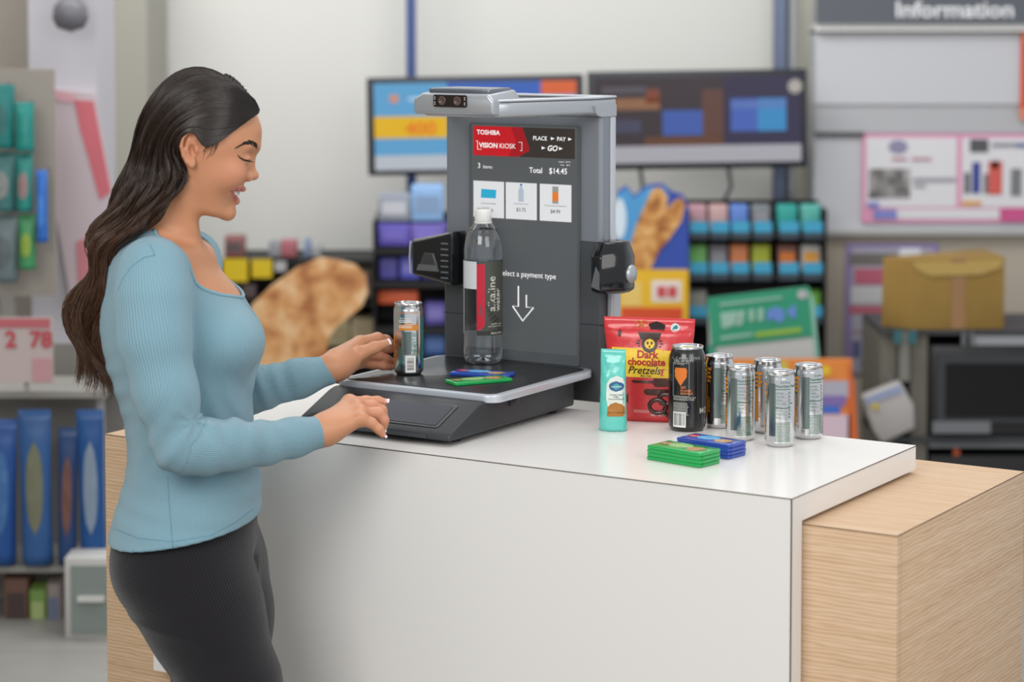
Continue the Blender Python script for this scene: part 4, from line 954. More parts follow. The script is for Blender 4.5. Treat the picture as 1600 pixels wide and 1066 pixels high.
MB().add([p_(1390, 448, 0.033), p_(1404, 448, 0.004), p_(1404, 462, 0.004), p_(1390, 462, 0.033)], [(0, 1, 2, 3)]).build('stamp', mat('box_stamp', '#5f4a26', 0.8), t)
t = thing('hanging_bag', 1390, 690, 8.5, 'white printed paper bag hanging tilted beside the dark shelf', 'bag', roll=math.radians(0))
MB().prism([(PXW(x, 8.5) - t['ox'], PZ(y, 8.5) - t['oz']) for x, y in ((1346, 618), (1406, 594), (1428, 632), (1430, 668), (1378, 692), (1364, 672))][::-1], -0.03, 0.03, 'y').build('bag_body', C_('#a9a6a4', 0.6), t, bevel=0.012)
MB().prism([(PXW(x, 8.5) - t['ox'], PZ(y, 8.5) - t['oz']) for x, y in ((1350, 620), (1404, 599), (1409, 610), (1355, 631))][::-1], -0.034, -0.031, 'y').build('print_band', C_('#8f9ab8'), t)
MB().prism([(PXW(x, 8.5) - t['ox'], PZ(y, 8.5) - t['oz']) for x, y in oval(1366, 632, 7, 5, 12)][::-1], -0.037, -0.0345, 'y').build('print_dot', C_('#bfae4c'), t)
MB().tube([(0.0, 0, 0.14), (0.0, 0.01, 0.22), (0.0, 0.046, 0.25)], 0.004, 5).build('cord', GREYM, t)
t = thing('hook_strip', 1412, 560, 8.5, 'grey hook strip with teal clips under the cardboard box', 'hook')
flat('strip', 1406, 1422, 520, 596, 8.5, 0.02, mat('strip_grey', '#77766f', 0.6), t)
for x in (1402, 1425): flat('clip', x - 6, x + 6, 516, 536, 8.5, 0.02, C_('#2c5f66'), t, off=0.02)

# left: gondola close to the customer side ----------------------------
YS2 = 6.9
t = thing('side_gondola', 70, 900, YS2, 'grey shelf unit at the left edge full of blue bags', 'shelf', z=0.0)
GG = mat('gondola_grey', '#8f8d88', 0.6)
flat('back_panel', -150, 166, 560, 1045, YS2, 0.02, mat('gondola_back', '#85827d', 0.7), t, off=-0.30)
for yb in (612, 885, 1010): flat('shelf', -150, 164, yb, yb + 10, YS2, 0.32, GG, t, off=0.0)
flat('post', 140, 150, 470, 1045, YS2, 0.03, mat('post_white', '#b5b3b0', 0.5), t, off=-0.1)
def soft_bag(px0, px1, py0, py1, Y, h, h2, label, name='snack_bag', cat='bag', seed=1, tilt=0.0):
    t = thing(name, (px0 + px1) / 2, py1, Y, label, cat, 'blue bags on the left shelf')
    w_ = PXW(px1, Y) - PXW(px0, Y); hh = PZ(py0, Y) - PZ(py1, Y)
    rg = pouch('b', None, w_ * 0.92, w_, hh, min(0.07, w_ * 0.35), None, nz=14, nx=20, seed=seed)
    m_ = Matrix.Rotation(tilt, 4, 'Y')
    MB().loft(rg).build('bag_body', C_(h, 0.35), t, smooth=True, mw=m_)
    if h2: decal(rg, hh, gpoly(oval(0, hh * 0.5, w_ * 0.26, hh * 0.30), 8), 0.002).build('print_patch', C_(h2, 0.4), t, mw=m_)
    return t
for i, (a, b, c, d, h, h2, lab) in enumerate(((-20, 27, 655, 880, '#1c4a8c', '#3a669c', 'blue bag at the far left of the gondola shelf'), (34, 86, 640, 880, '#2c568c', '#6d6f58', 'blue bag with olive picture in the middle of the gondola shelf'), (90, 121, 668, 880, '#23406e', '#6d4a42', 'dark navy bag with brown picture on the gondola shelf'),
                                              (125, 168, 640, 880, '#184c88', '#7d8da0', 'bright blue bag with pale patch beside the oak counter'))):
    soft_bag(a, b, c, d, YS2, h, h2, lab, seed=i + 3, tilt=0.015 * (-1) ** i)
for i, (a, b, c, d, h, h2, lab) in enumerate(((0, 38, 905, 1008, '#6f5044', '#4a3c3a', 'brown carton on the bottom gondola shelf'), (40, 66, 925, 1008, '#7a9a4e', '#a7b87a', 'green carton on the bottom gondola shelf'), (68, 88, 915, 1008, '#9a8f8a', '#6f7a94', 'grey carton on the bottom gondola shelf'))):
    pack(a, b, c, d, YS2, h, lab, 'carton', 'cartons on the left gondola', 'small_carton', h2, depth=0.12, back=0.06)
t = thing('storage_cabinet', 134, 1004, 6.75, 'white framed cabinet with grey front low beside the oak counter', 'cabinet')
flat('frame', 96, 170, 872, 1008, 6.75, 0.12, C_('#b9b8b5', 0.5), t, bevel=0.004)
flat('front_panel', 106, 170, 884, 990, 6.75, 0.01, C_('#7f8884', 0.5), t, off=0.006)
flat('handle', 118, 160, 930, 938, 6.75, 0.02, C_('#c9c9c6', 0.4), t, off=0.024)
t = thing('price_card', 40, 600, 6.8, 'white price card with red digits at the left edge', 'price card')
flat('card', -20, 82, 496, 600, 6.8, 0.006, C_('#b6a8a6'), t)
flat('red_band', -20, 78, 498, 512, 6.8, 0.003, C_('#b46066'), t, off=0.003)
btext(t, '2', 8, 542, 36, 6.8, C_('#b5434d'), 0.005, bold=0.03); btext(t, '78', 46, 542, 36, 6.8, C_('#b5434d'), 0.005, bold=0.03)
flat('rose_field', 50, 80, 560, 596, 6.8, 0.003, C_('#b98c92'), t, off=0.003)
flat('holder', 36, 44, 598, 612, 6.8, 0.006, GG, t)
YT = 7.45
t = thing('hook_rack', 20, 500, YT, 'narrow grey pegboard with hanging teal packets at the upper left', 'rack', z=0.0)
flat('pegboard', -120, 76, 110, 470, YT, 0.03, mat('pegboard_grey', '#9d968e', 0.7), t, off=-0.12)
flat('upright', -10, 10, 470, 985, YT, 0.03, GG, t, off=-0.12)
for i, (a, b, c, d, h, h2, lab) in enumerate(((-20, 24, 132, 232, '#08706c', '#0f5e5c', 'dark teal packet hanging at the top left'), (24, 54, 160, 236, '#128078', None, 'teal packet hanging beside the darkest teal packet'), (-20, 26, 238, 330, '#356b6a', '#777c7a', 'grey teal packet hanging in the second row'), (26, 52, 240, 330, '#1d8078', '#8a6f70', 'teal packet with rose patch in the second row'),
                                              (-20, 30, 336, 440, '#5f6f72', '#4f5a5c', 'slate packet hanging in the third row'), (30, 57, 336, 420, '#3c8a58', '#7f9a34', 'green packet hanging in front of the blue carton'), (58, 75, 266, 378, '#2465b8', '#3a7ac8', 'bright blue narrow carton at the packet rack'))):
    tt_ = thing('hanging_packet', (a + b) / 2, d, YT, lab, 'packet', 'packets hanging at the upper left')
    w_ = PXW(b, YT) - PXW(a, YT); hh = PZ(c, YT) - PZ(d, YT); rg = pouch('b', None, w_ * 0.96, w_, hh, 0.03, None, nz=12, nx=16, seed=i)
    MB().loft(rg).build('packet_body', C_(h, 0.4), tt_, smooth=True)
    if h2: decal(rg, hh, gpoly(oval(0, hh * 0.45, w_ * 0.3, hh * 0.25), 6), 0.002).build('print_patch', C_(h2, 0.4), tt_)
    MB().tube([(0, 0.0, hh * 0.98), (0, 0.118, hh * 1.0)], 0.004, 5).build('hook', GREYM, tt_)
YQ = 7.875
t = thing('pink_banner', 130, 480, YQ, 'white and pink hanging banner with a slanting red stripe behind her hair', 'banner')
flatpoly('banner_sheet', [(84, 138), (150, 146), (176, 300), (186, 480), (112, 480), (84, 300)][::-1], YQ, 0.0245, C_('#c4b6bc', 0.6), t)
flatpoly('red_stripe', [(120, 156), (150, 158), (176, 300), (158, 312), (142, 250), (128, 200)][::-1], YQ, 0.004, C_('#c96a74', 0.6), t, off=0.003)
flatpoly('rose_stripe', [(86, 140), (122, 148), (122, 162), (90, 156)][::-1], YQ, 0.004, C_('#d3a3ac', 0.6), t, off=0.003)
flatpoly('red_foot', [(120, 378), (150, 365), (156, 470), (124, 470)][::-1], YQ, 0.004, C_('#c68088', 0.6), t, off=0.003)
t = thing('ceiling_camera', 92, 30, 7.55, 'small dark round fixture mounted high on the lilac pillar', 'fixture')
MB().lathe([(0.001, 0.07), (0.035, 0.065), (0.055, 0.04), (0.06, 0.0), (0.045, -0.03), (0.001, -0.045)], 24).build('dome', C_('#6b6a70', 0.4), t, smooth=True, mw=Matrix.Translation((0, 0.2, 0)))
MB().lathe([(0.03, 0.05), (0.03, 0.22)], 12).build('stem', C_('#b9b8ba', 0.5), t, smooth=True, mw=Matrix.Translation((0, 0.2, 0)))

# ------------------------------------------------------------------ person: implicit surfaces -> one mesh each
def sdf_eval(ops, P, use=None):
    d = np.full(len(P), 9.0)
    for i, (op, fn, k) in enumerate(ops):
        if use is not None and not use[i]: continue
        e = fn(P)
        if op == 'add':
            if k > 0:
                h = np.maximum(k - np.abs(d - e), 0.0) / k; d = np.minimum(d, e) - h * h * k * 0.25
            else: d = np.minimum(d, e)
        elif op == 'sub':
            h = np.maximum(k - np.abs(d + e), 0.0) / max(k, 1e-6); d = np.maximum(d, -e) + h * h * k * 0.25
        elif op == 'cut':
            h = np.maximum(k - np.abs(d - e), 0.0) / max(k, 1e-6); d = np.maximum(d, e) + h * h * k * 0.25
        elif op == 'disp': d = d + e
    return d
def sdf_mesh(ops, lo, hi, h):
    B = 8; lo = np.array(lo); hi = np.array(hi); s = B * h
    nb = np.ceil((hi - lo) / s).astype(int); R = math.sqrt(3) / 2 * s
    ix = np.stack(np.meshgrid(*[np.arange(n) for n in nb], indexing='ij'), -1).reshape(-1, 3)
    cen = lo + (ix + 0.5) * s
    dc = sdf_eval(ops, cen)
    act = np.abs(dc) < R * 2.1
    ix, cen, dc = ix[act], cen[act], dc[act]
    use = np.ones((len(ops), len(cen)), bool)
    for i, (op, fn, k) in enumerate(ops):
        if op == 'add': use[i] = fn(cen) < dc.clip(None, R) + 4.4 * R + k
        elif op == 'sub': use[i] = fn(cen) < 2.6 * R + k
        elif op == 'cut': use[i] = fn(cen) > -(3.0 * R + k)
    g = np.stack(np.meshgrid(*[np.arange(B + 1)] * 3, indexing='ij'), -1).reshape(-1, 3) * h
    keep, vals = [], []
    for b in range(len(cen)):
        d = sdf_eval(ops, lo + ix[b] * s + g, use[:, b])
        if d.min() < 0 < d.max(): keep.append(b); vals.append(d.reshape(B + 1, B + 1, B + 1).astype(np.float32))
    D = np.stack(vals); bi = ix[keep]
    N = nb * B + 2
    acc = np.zeros((len(D), B, B, B, 3), np.float32); cnt = np.zeros((len(D), B, B, B), np.float32)
    c8 = [(a, b, c) for a in (0, 1) for b in (0, 1) for c in (0, 1)]
    S = lambda c: D[:, c[0]:c[0] + B, c[1]:c[1] + B, c[2]:c[2] + B]
    for a in c8:
        for ax in range(3):
            if a[ax]: continue
            q = list(a); q[ax] = 1
            da, db = S(a), S(q); m = (da < 0) != (db < 0)
            t = np.where(m, da / np.where(m, da - db, 1), 0)
            for k in range(3): acc[..., k] += np.where(m, a[k] + (t if k == ax else 0), 0)
            cnt += m
    on = cnt > 0
    gi = bi[:, None, None, None, :] * B + np.stack(np.meshgrid(*[np.arange(B)] * 3, indexing='ij'), -1)[None]
    cid = (gi[..., 0].astype(np.int64) * N[1] + gi[..., 1]) * N[2] + gi[..., 2]
    ids = cid[on]; pos = lo + (gi[on] + acc[on] / cnt[on][:, None]) * h
    od = np.argsort(ids); ids = ids[od]; pos = pos[od]
    faces = []
    st = (int(N[1] * N[2]), int(N[2]), 1)
    for ax in range(3):
        q = [0, 0, 0]; q[ax] = 1
        da, db = S((0, 0, 0)), S(q); m = (da < 0) != (db < 0)
        base = cid[m]; flip = (da[m] < 0)
        e1, e2 = st[(ax + 1) % 3], st[(ax + 2) % 3]
        quad = np.stack([base, base - e1, base - e1 - e2, base - e2], 1)
        k = np.searchsorted(ids, quad).clip(0, len(ids) - 1); ok = (ids[k] == quad).all(1)
        k = k[ok]; fl_ = flip[ok]
        k[~fl_] = k[~fl_][:, ::-1]
        faces.append(k)
    return pos, np.concatenate(faces)
def np_mesh(name, pos, faces):
    me = bpy.data.meshes.new(name)
    me.vertices.add(len(pos)); me.vertices.foreach_set('co', np.asarray(pos, np.float32).ravel())
    n = faces.shape[1]
    me.loops.add(faces.size); me.loops.foreach_set('vertex_index', faces.astype(np.int32).ravel())
    me.polygons.add(len(faces)); me.polygons.foreach_set('loop_start', np.arange(0, faces.size, n, dtype=np.int32))
    me.update(calc_edges=True)
    me.polygons.foreach_set('use_smooth', np.ones(len(faces), bool))
    return me
def vcol(me, name, cols):
    a = me.attributes.new(name, 'FLOAT_COLOR', 'POINT')
    c = np.ones((len(me.vertices), 4), np.float32); c[:, :3] = cols; a.data.foreach_set('color', c.ravel())
def cap(a, b, r1, r2, flat=None):
    """tapered limb; flat = (axis, ratio) squashes it along one axis"""
    a, b = np.asarray(a, float), np.asarray(b, float); ab = b - a; L2 = max(ab @ ab, 1e-12)
    if flat is not None:
        ax = np.asarray(flat[0], float); ax = ax / np.linalg.norm(ax); q = flat[1]
    def f(P):
        w = P - a; t = np.clip(w @ ab / L2, 0, 1); o = w - t[:, None] * ab
        if flat is not None:
            c = o @ ax; o = o + np.outer(c * (1 / q - 1), ax)
        return (np.sqrt((o * o).sum(1)) - (r1 + t * (r2 - r1))) * (1 if flat is None else max(q, 0.55))
    return f
def ell(c, r, rot=None):
    c, r = np.asarray(c, float), np.asarray(r, float); M_ = None if rot is None else np.array(rot)
    def f(P):
        w = P - c
        if M_ is not None: w = w @ M_
        k0 = np.sqrt(((w / r) ** 2).sum(1)); k1 = np.sqrt(((w / (r * r)) ** 2).sum(1))
        return k0 * (k0 - 1) / np.maximum(k1, 1e-9)
    return f
def half(p, n):
    p, n = np.asarray(p, float), np.asarray(n, float); n = n / np.linalg.norm(n)
    return lambda P: (P - p) @ n
def rotz(a): c, s = math.cos(a), math.sin(a); return [[c, -s, 0], [s, c, 0], [0, 0, 1]]
def roty(a): c, s = math.cos(a), math.sin(a); return [[c, 0, s], [0, 1, 0], [-s, 0, c]]

YW = 4.0; PXM = YW / F
def Q(px, py, Y=YW): return onY(px, py, Y)
def rp(r, Y=YW): return r * Y / F
def stack(rows, Y, p=2.0, infl=0.0, lohi=True, cxoff=None):
    """slices (py, x_back, x_front, half depth m)"""
    z = np.array([Q(800, r[0], Y)[2] for r in rows]); xb = np.array([Q(r[1], r[0], Y)[0] for r in rows]); xf = np.array([Q(r[2], r[0], Y)[0] for r in rows])
    hd_ = np.array([r[3] for r in rows]); yc = np.array([(r[4] if len(r) > 4 else 0.0) for r in rows])
    o = np.argsort(z); z, xb, xf, hd_, yc = z[o], xb[o], xf[o], hd_[o], yc[o]
    def f(P):
        zz = P[:, 2]; a = np.interp(zz, z, xb); b = np.interp(zz, z, xf); h_ = np.interp(zz, z, hd_) + infl; c = np.interp(zz, z, yc)
        rx = (b - a) / 2 + infl
        k = (np.abs((P[:, 0] - (a + b) / 2) / rx) ** p + np.abs((P[:, 1] - Y - c) / h_) ** p) ** (1 / p)
        d = (k - 1) * np.minimum(rx, h_)
        return np.maximum(d, np.maximum(z[0] - infl - zz, zz - z[-1] - infl))
    return f
def smooth_rows(rows, step=6):
    r = np.array([list(q) + [0.0] * (5 - len(q)) for q in rows], float)
    ys = np.arange(r[0, 0], r[-1, 0] + 0.1, step)
    out = np.stack([np.interp(ys, r[:, 0], r[:, i]) for i in range(5)], 1)
    for _ in range(3):
        out[1:-1, 1:] = 0.25 * out[:-2, 1:] + 0.5 * out[1:-1, 1:] + 0.25 * out[2:, 1:]
    return [tuple(q) for q in out]

TORSO = smooth_rows([(368, 206, 300, .050), (380, 184, 314, .085), (395, 174, 324, .110), (412, 167, 338, .125), (430, 161, 352, .135), (460, 157, 378, .142), (490, 155, 392, .146), (515, 156, 398, .148), (535, 159, 399, .148), (560, 165, 398, .144), (590, 174, 397, .139),
         (620, 185, 395, .134), (650, 195, 394, .131), (690, 201, 395, .134), (720, 201, 401, .142), (750, 196, 407, .156), (780, 187, 407, .172), (810, 178, 406, .186), (840, 172, 405, .197), (870, 170, 406, .204)])
def limb(pts, k=0.02, infl=0.0):
    out = []
    for (x0, y0, Y0, r0), (x1, y1, Y1, r1) in zip(pts, pts[1:]):
        out.append(('add', cap(Q(x0, y0, Y0), Q(x1, y1, Y1), rp(r0, Y0) + infl, rp(r1, Y1) + infl), k))
    return out
NEAR_ARM = [(240, 424, 3.845, 47), (238, 470, 3.825, 51), (241, 530, 3.81, 50), (258, 612, 3.80, 45), (281, 696, 3.80, 41), (320, 699, 3.82, 41), (365, 695, 3.855, 37), (412, 693, 3.90, 32), (458, 684, 3.94, 28.5), (507, 673.5, 3.98, 25.5)]
FAR_ARM = [(300, 408, 4.155, 42), (315, 510, 4.22, 42), (335, 622, 4.275, 37), (372, 616, 4.30, 34), (410, 605.5, 4.275, 30), (465, 592, 4.295, 26.5), (521, 576, 4.318, 23.5)]
def upper_body(infl):
    ops = [('add', stack(TORSO, YW, 2.15, infl), 0)]
    for Yb, x0 in ((3.935, 360), (4.065, 362)):
        ops.append(('add', ell(Q(x0, 533, Yb), (rp(52) + infl, 0.070 + infl, rp(50) + infl)), 0.035))
    ops.append(('add', cap(Q(242, 404, 3.97), Q(238, 424, 3.85), 0.042 + infl, 0.050 + infl), 0.05))
    ops.append(('add', cap(Q(262, 392, 4.04), Q(298, 405, 4.15), 0.046 + infl, 0.046 + infl), 0.05))
    ops += limb(NEAR_ARM[:5], 0.035, infl) + limb(NEAR_ARM[4:], 0.02, infl) + limb(FAR_ARM, 0.03, infl)
    return ops
def nrm3(v): v = np.asarray(v, float); return v / np.linalg.norm(v)
# --- hem, cuffs, neck opening
hem_n = nrm3(np.array([0.10, 0.0, -1.0])); HEM = (Q(272, 822, 4.0), np.array([0.16, 0.0, -1.0]))
NC = Q(264, 440, 4.0)
ax_n = nrm3(Q(264 + 135, 440 - 150, 4.0) - NC); ax_a = nrm3(Q(264 + 150, 440 + 135, 4.0) - NC); ax_b = np.cross(ax_n, ax_a)
def neck_cut(P):
    w = P - NC; a = w @ ax_a; a = np.where(a > 0, a / 0.110, a / 0.085); b = (w @ ax_b) / 0.116
    d = (np.sqrt(a * a + b * b) - 1) * 0.104
    return np.maximum(d, -(w @ ax_n) - 0.03)
nw0, nw1 = Q(*NEAR_ARM[-2][:3]), Q(*NEAR_ARM[-1][:3]); fw0, fw1 = Q(*FAR_ARM[-2][:3]), Q(*FAR_ARM[-1][:3])
def cuff(p, q, off):
    """keeps the sleeve only up to the cuff line"""
    n = nrm3(q - p); e = q + n * off
    return lambda P: np.where(np.sqrt(((P - q) ** 2).sum(1)) < 0.09, (P - e) @ n, -1.0)
def folds(P):
    """cloth folds at the inner elbow and above the hem"""
    c = Q(318, 655, 3.80); w = P - c
    d2 = (w ** 2).sum(1)
    g1 = np.exp(-d2 / 0.055 ** 2)
    ang = np.arctan2(w[:, 2], w[:, 0] + 0.012)
    v = 0.0017 * g1 * np.sin(ang * 7.0 + 0.6)
    c2 = Q(372, 662, 3.83); w2 = P - c2
    v += 0.0022 * np.exp(-((w2[:, 0] / 0.05) ** 2 + (w2[:, 2] / 0.05) ** 2)) * np.sin((w2[:, 0] + 0.35 * w2[:, 2]) * 190)
    c3 = Q(262, 700, 3.80); w3 = P - c3
    v += 0.0022 * np.exp(-((w3[:, 0] / 0.04) ** 2 + (w3[:, 2] / 0.07) ** 2)) * np.sin((w3[:, 2] * 0.8 - w3[:, 0]) * 130)
    c4 = Q(300, 790, 3.9); w4 = P - c4
    v += 0.0009 * np.exp(-((w4[:, 2] / 0.06) ** 2)) * np.sin(w4[:, 2] * 170 + w4[:, 0] * 25)
    c5 = Q(175, 600, 4.0); w5 = P - c5
    v += 0.0014 * np.exp(-((w5[:, 0] / 0.07) ** 2 + (w5[:, 2] / 0.07) ** 2)) * np.sin(w5[:, 2] * 150 - w5[:, 0] * 60)
    return v
shirt_ops = upper_body(0.0) + [('disp', folds, 0), ('cut', half(HEM[0], HEM[1]), 0.003), ('cut', cuff(nw0, nw1, -0.003), 0.002), ('cut', cuff(fw0, fw1, -0.003), 0.002), ('sub', neck_cut, 0.003)]

# --- head
YH = 3.995
def HQ(px, py, d=0.0): return onY(px, py, YH + d * YH / F)
def hr(r): return r * YH / F
def hcap(p, q, r1, r2, **k): return cap(HQ(*p), HQ(*q), hr(r1), hr(r2), **k)
def hell(c, r, rot=None): return ell(HQ(*c), [hr(x) for x in r], rot)
FACE = [(165, 372, 56), (180, 390, 61), (192, 399, 64), (205, 404, 66), (225, 402.5, 66), (235, 398, 65), (243, 393, 64), (255, 389.5, 63), (270, 386, 61.5), (285, 382, 58.5), (292, 379.5, 55.5), (300, 375, 52), (308, 369.5, 48), (316, 365.5, 44.5), (323, 363.5, 41.5), (332, 364.5, 37), (339, 363, 31), (346, 356, 23)]
face_rows = smooth_rows([(a, 310 - (b - 310) * 0.5, b, hr(c)) for a, b, c in FACE], 3)
j0, j1 = HQ(357, 345.5), HQ(316, 331.5)
jd = nrm3(j1 - j0); jn = np.array([jd[2], 0, -jd[0]]); jn = jn if jn[2] < 0 else -jn
head_ops = [('add', hell((318, 205, 0), (87, 73, 90)), 0)]
fs_ = stack(face_rows, YH, 2.0)
fplane = half(j0, jn)
def face_fn(P):
    a, b = fs_(P), fplane(P); k = 0.016
    h = np.maximum(k - np.abs(a - b), 0) / k
    return np.maximum(a, b) + h * h * k * 0.25
head_ops.append(('add', face_fn, 0.02))
MIR = (1, -1)
for s in MIR:
    head_ops.append(('add', hell((358, 272, -40 * s), (24, 18, 20)), 0.024))                       # cheek
    head_ops.append(('add', hcap((398, 231, -9 * s), (386, 227, -38 * s), 6, 6), 0.012))           # brow
head_ops.append(('add', hell((356, 331, 0), (11, 15, 12)), 0.014))                                    # chin
for s in MIR:
    head_ops.append(('sub', hell((401, 247, -26 * s), (15, 15, 10)), 0.012))                       # socket
head_ops.append(('add', hcap((389, 242, 0), (393.5, 270, 0), 5.5, 7.0), 0.010))                       # bridge
head_ops.append(('add', hell((396.0, 274.5, 0), (8.5, 8.5, 7.5)), 0.007))                            # tip
for s in MIR:
    head_ops.append(('add', hell((387, 277.0, -11 * s), (8.8, 6.4, 7.4)), 0.004))                  # wing
    head_ops.append(('sub', hcap((394, 284.5, -5.5 * s), (389, 283, -7.0 * s), 2.2, 2.6), 0.002))    # nostril
    head_ops.append(('add', hell((379.5, 247.5, -29 * s), (13.0, 13.0, 11.5)), 0.004))               # lid over the eye
    head_ops.append(('sub', hcap((373, 237.0, -43 * s), (391, 240.5, -28 * s), 0.9, 0.9), 0.004))    # lid fold
def surf_d(x, y):
    ds = np.linspace(-75, 0, 301); P = np.array([HQ(x, y, d) for d in ds]); v = sdf_eval(head_ops, P); k = int(np.argmax(v < 0))
    return float(ds[k]) if v[k] < 0 else 0.0
def lip_pts(rows, sink):
    return [((x, y, 0.0 if mid else surf_d(x, y) + sink), r) for x, y, r, mid in rows]
UPL = lip_pts([(380.2, 295.6, 3.7, 1), (377.2, 295.0, 3.5, 0), (371.5, 295.2, 3.0, 0), (366.0, 296.3, 2.2, 0), (362.0, 297.6, 1.2, 0)], 1.6)
LWL = lip_pts([(369.8, 315.0, 4.4, 1), (368.6, 312.6, 4.3, 0), (366.4, 309.0, 3.8, 0), (363.8, 304.0, 2.6, 0), (362.0, 298.8, 1.2, 0)], 2.2)
MOP = lip_pts([(381, 303.6, 4.6, 1), (374, 303.2, 4.4, 0), (369.5, 302.6, 3.8, 0), (365.8, 300.8, 2.0, 0)], 0.0)
lips, mouth = [], []
for s in MIR:
    for ch, dst in ((UPL, lips), (LWL, lips), (MOP, mouth)):
        for (p, r1), (q, r2) in zip(ch, ch[1:]):
            dst.append(hcap((p[0], p[1], p[2] * s), (q[0], q[1], q[2] * s), r1, r2))
TEETH = [(x, y, d) for (x, y, d) in ((376.0, 301.6, 0.0), (373.2, 301.6, MOP[1][0][2] + 6.0), (369.0, 301.3, MOP[2][0][2] + 5.0), (366.2, 300.6, MOP[3][0][2] + 4.0))]
for fn in mouth: head_ops.append(('sub', fn, 0.004))
for fn in lips: head_ops.append(('add', fn, 0.0035))
for s in MIR:                                                                                         # smile fold
    head_ops.append(('sub', hcap((376, 284, -24 * s), (358.5, 305, -43 * s), 1.0, 0.8), 0.007))
# ears
HEL = [(305, 224, 71), (308.5, 214, 73), (303, 206.5, 76), (294, 206.5, 79), (286, 214.5, 81), (283, 229, 80), (286.5, 243, 77.5), (292, 253, 75.5), (299, 259.5, 73.5)]
for s in MIR:
    head_ops.append(('add', hell((296, 231, -72.5 * s), (11.5, 4.5, 24), roty(0.12)), 0.005))
    for p, q in zip(HEL, HEL[1:]): head_ops.append(('add', hcap((p[0], p[1], -p[2] * s), (q[0], q[1], -q[2] * s), 2.9, 2.9), 0.0025))
    head_ops.append(('add', hell((300, 254.5, -73 * s), (6, 4, 8)), 0.004))
    head_ops.append(('sub', hell((299.5, 236.5, -79.5 * s), (6.0, 9.5, 11)), 0.002))
    head_ops.append(('sub', hcap((301, 213, -78 * s), (291, 222, -81.5 * s), 3.0, 3.0), 0.002))
    head_ops.append(('add', hcap((296, 217, -76 * s), (290.5, 234, -77.5 * s), 2.4, 2.4), 0.003))
    head_ops.append(('add', hcap((290.5, 234, -77.5 * s), (297, 247, -75 * s), 2.4, 2.4), 0.003))
    head_ops.append(('add', hell((307.5, 234, -72 * s), (3.6, 4.0, 5.5)), 0.003))
neck_ops = [('add', cap(Q(272, 300, 3.995), Q(256, 372, 4.0), rp(44), rp(47)), 0.014), ('add', cap(Q(256, 372, 4.0), Q(240, 420, 4.0), rp(47), rp(60)), 0.03),
            ('add', cap(Q(288, 285, 3.945), Q(302, 396, 3.985), rp(8), rp(7)), 0.03)]     # neck cord
collar = [('add', cap(Q(318, 404, 3.99), Q(262, 402, 3.88), 0.011, 0.010), 0.03), ('add', cap(Q(322, 400, 4.02), Q(318, 398, 4.12), 0.011, 0.010), 0.03)]

# --- hands: (centre line of each finger, radius in pixels)
def chain(pts, k):
    out = []
    for (a, r1), (b, r2) in zip(pts, pts[1:]): out.append(('add', cap(Q(*a), Q(*b), rp(r1, a[2]), rp(r2, b[2])), k))
    return out
def handops(wrist, palm, fingers, k=0.006):
    ops = []
    for p in palm: ops += chain(p, 0.016)
    for f_ in fingers: ops += chain(f_, k)
    return ops
NB = 0.0
near_palm = [[((503, 671, 3.975), 21.5), ((520, 665, 3.99), 20)],
             [((512, 664, 3.99), 17), ((545, 630, 4.055), 11.5)],
             [((512, 667, 3.985), 18), ((555, 636, 4.035), 12)],
             [((512, 672, 3.975), 18), ((562, 645, 4.01), 11.5)],
             [((510, 677, 3.97), 15), ((563, 656, 3.985), 10.5)]]
near_fing = [[((545, 629, 4.055), 10), ((572, 627, 4.075), 8.0), ((590, 626.5, 4.08), 7.0), ((601, 628, 4.08), 5.6)],          # index, stretched out
             [((555, 634, 4.035), 10.5), ((583, 634, 4.05), 8.5), ((597, 641, 4.055), 7.4), ((601, 652, 4.055), 6.2)],           # middle
             [((562, 645, 4.01), 10.5), ((592, 645.5, 4.02), 9.0), ((600, 657, 4.02), 7.6), ((599.5, 668, 4.02), 6.0)],          # ring, bent down
             [((563, 656, 3.985), 10), ((581, 661.5, 3.985), 8.0), ((592, 671, 3.985), 7.0), ((598, 679.5, 3.985), 5.4)],         # little
             [((520, 660, 4.04), 12), ((545, 655, 4.075), 10), ((570, 657, 4.085), 8.5), ((586, 660, 4.085), 6.6)]]              # thumb on the far side
far_palm = [[((517, 573.5, 4.314), 20.5), ((533, 569, 4.33), 19.5)],
            [((527, 562, 4.335), 17), ((562, 536, 4.405), 11.5)],
            [((527, 567, 4.335), 17), ((566, 545, 4.42), 11)],
            [((527, 571, 4.335), 16), ((565, 555, 4.422), 10.5)],
            [((527, 575, 4.33), 15), ((560, 567, 4.418), 9.6)],
            [((527, 576, 4.315), 14), ((548, 566, 4.345), 13.5)]]
far_fing = [[((562, 536, 4.405), 10.5), ((590, 528.5, 4.435), 8.6), ((603, 531.5, 4.452), 7.6), ((610, 536, 4.458), 6.4)],
            [((566, 543, 4.42), 9.4), ((592, 540, 4.446), 7.4), ((604, 543, 4.456), 6.6), ((610.5, 546.5, 4.46), 5.8)],
            [((565, 555, 4.422), 8.8), ((591, 556.5, 4.448), 6.8), ((604, 561, 4.456), 6.0), ((611, 564, 4.46), 5.4)],
            [((560, 567, 4.418), 8.0), ((581, 570.5, 4.442), 6.0), ((599, 572.5, 4.45), 5.4), ((611, 574.5, 4.456), 4.8)],
            [((545, 565, 4.35), 13.2), ((566, 551, 4.362), 10.5), ((585, 543.5, 4.376), 9.4), ((602, 537.5, 4.39), 7.0)]]
hand_ops = handops(None, near_palm, near_fing) + handops(None, far_palm, far_fing)
for (x, y, Y, r) in ((547, 626, 4.05, 6.0), (557, 632, 4.028, 6.0), (563, 642, 4.003, 6.0), (565, 653, 3.98, 5.5)):
    hand_ops.append(('add', ell(Q(x, y, Y), (rp(r, Y),) * 3), 0.016))
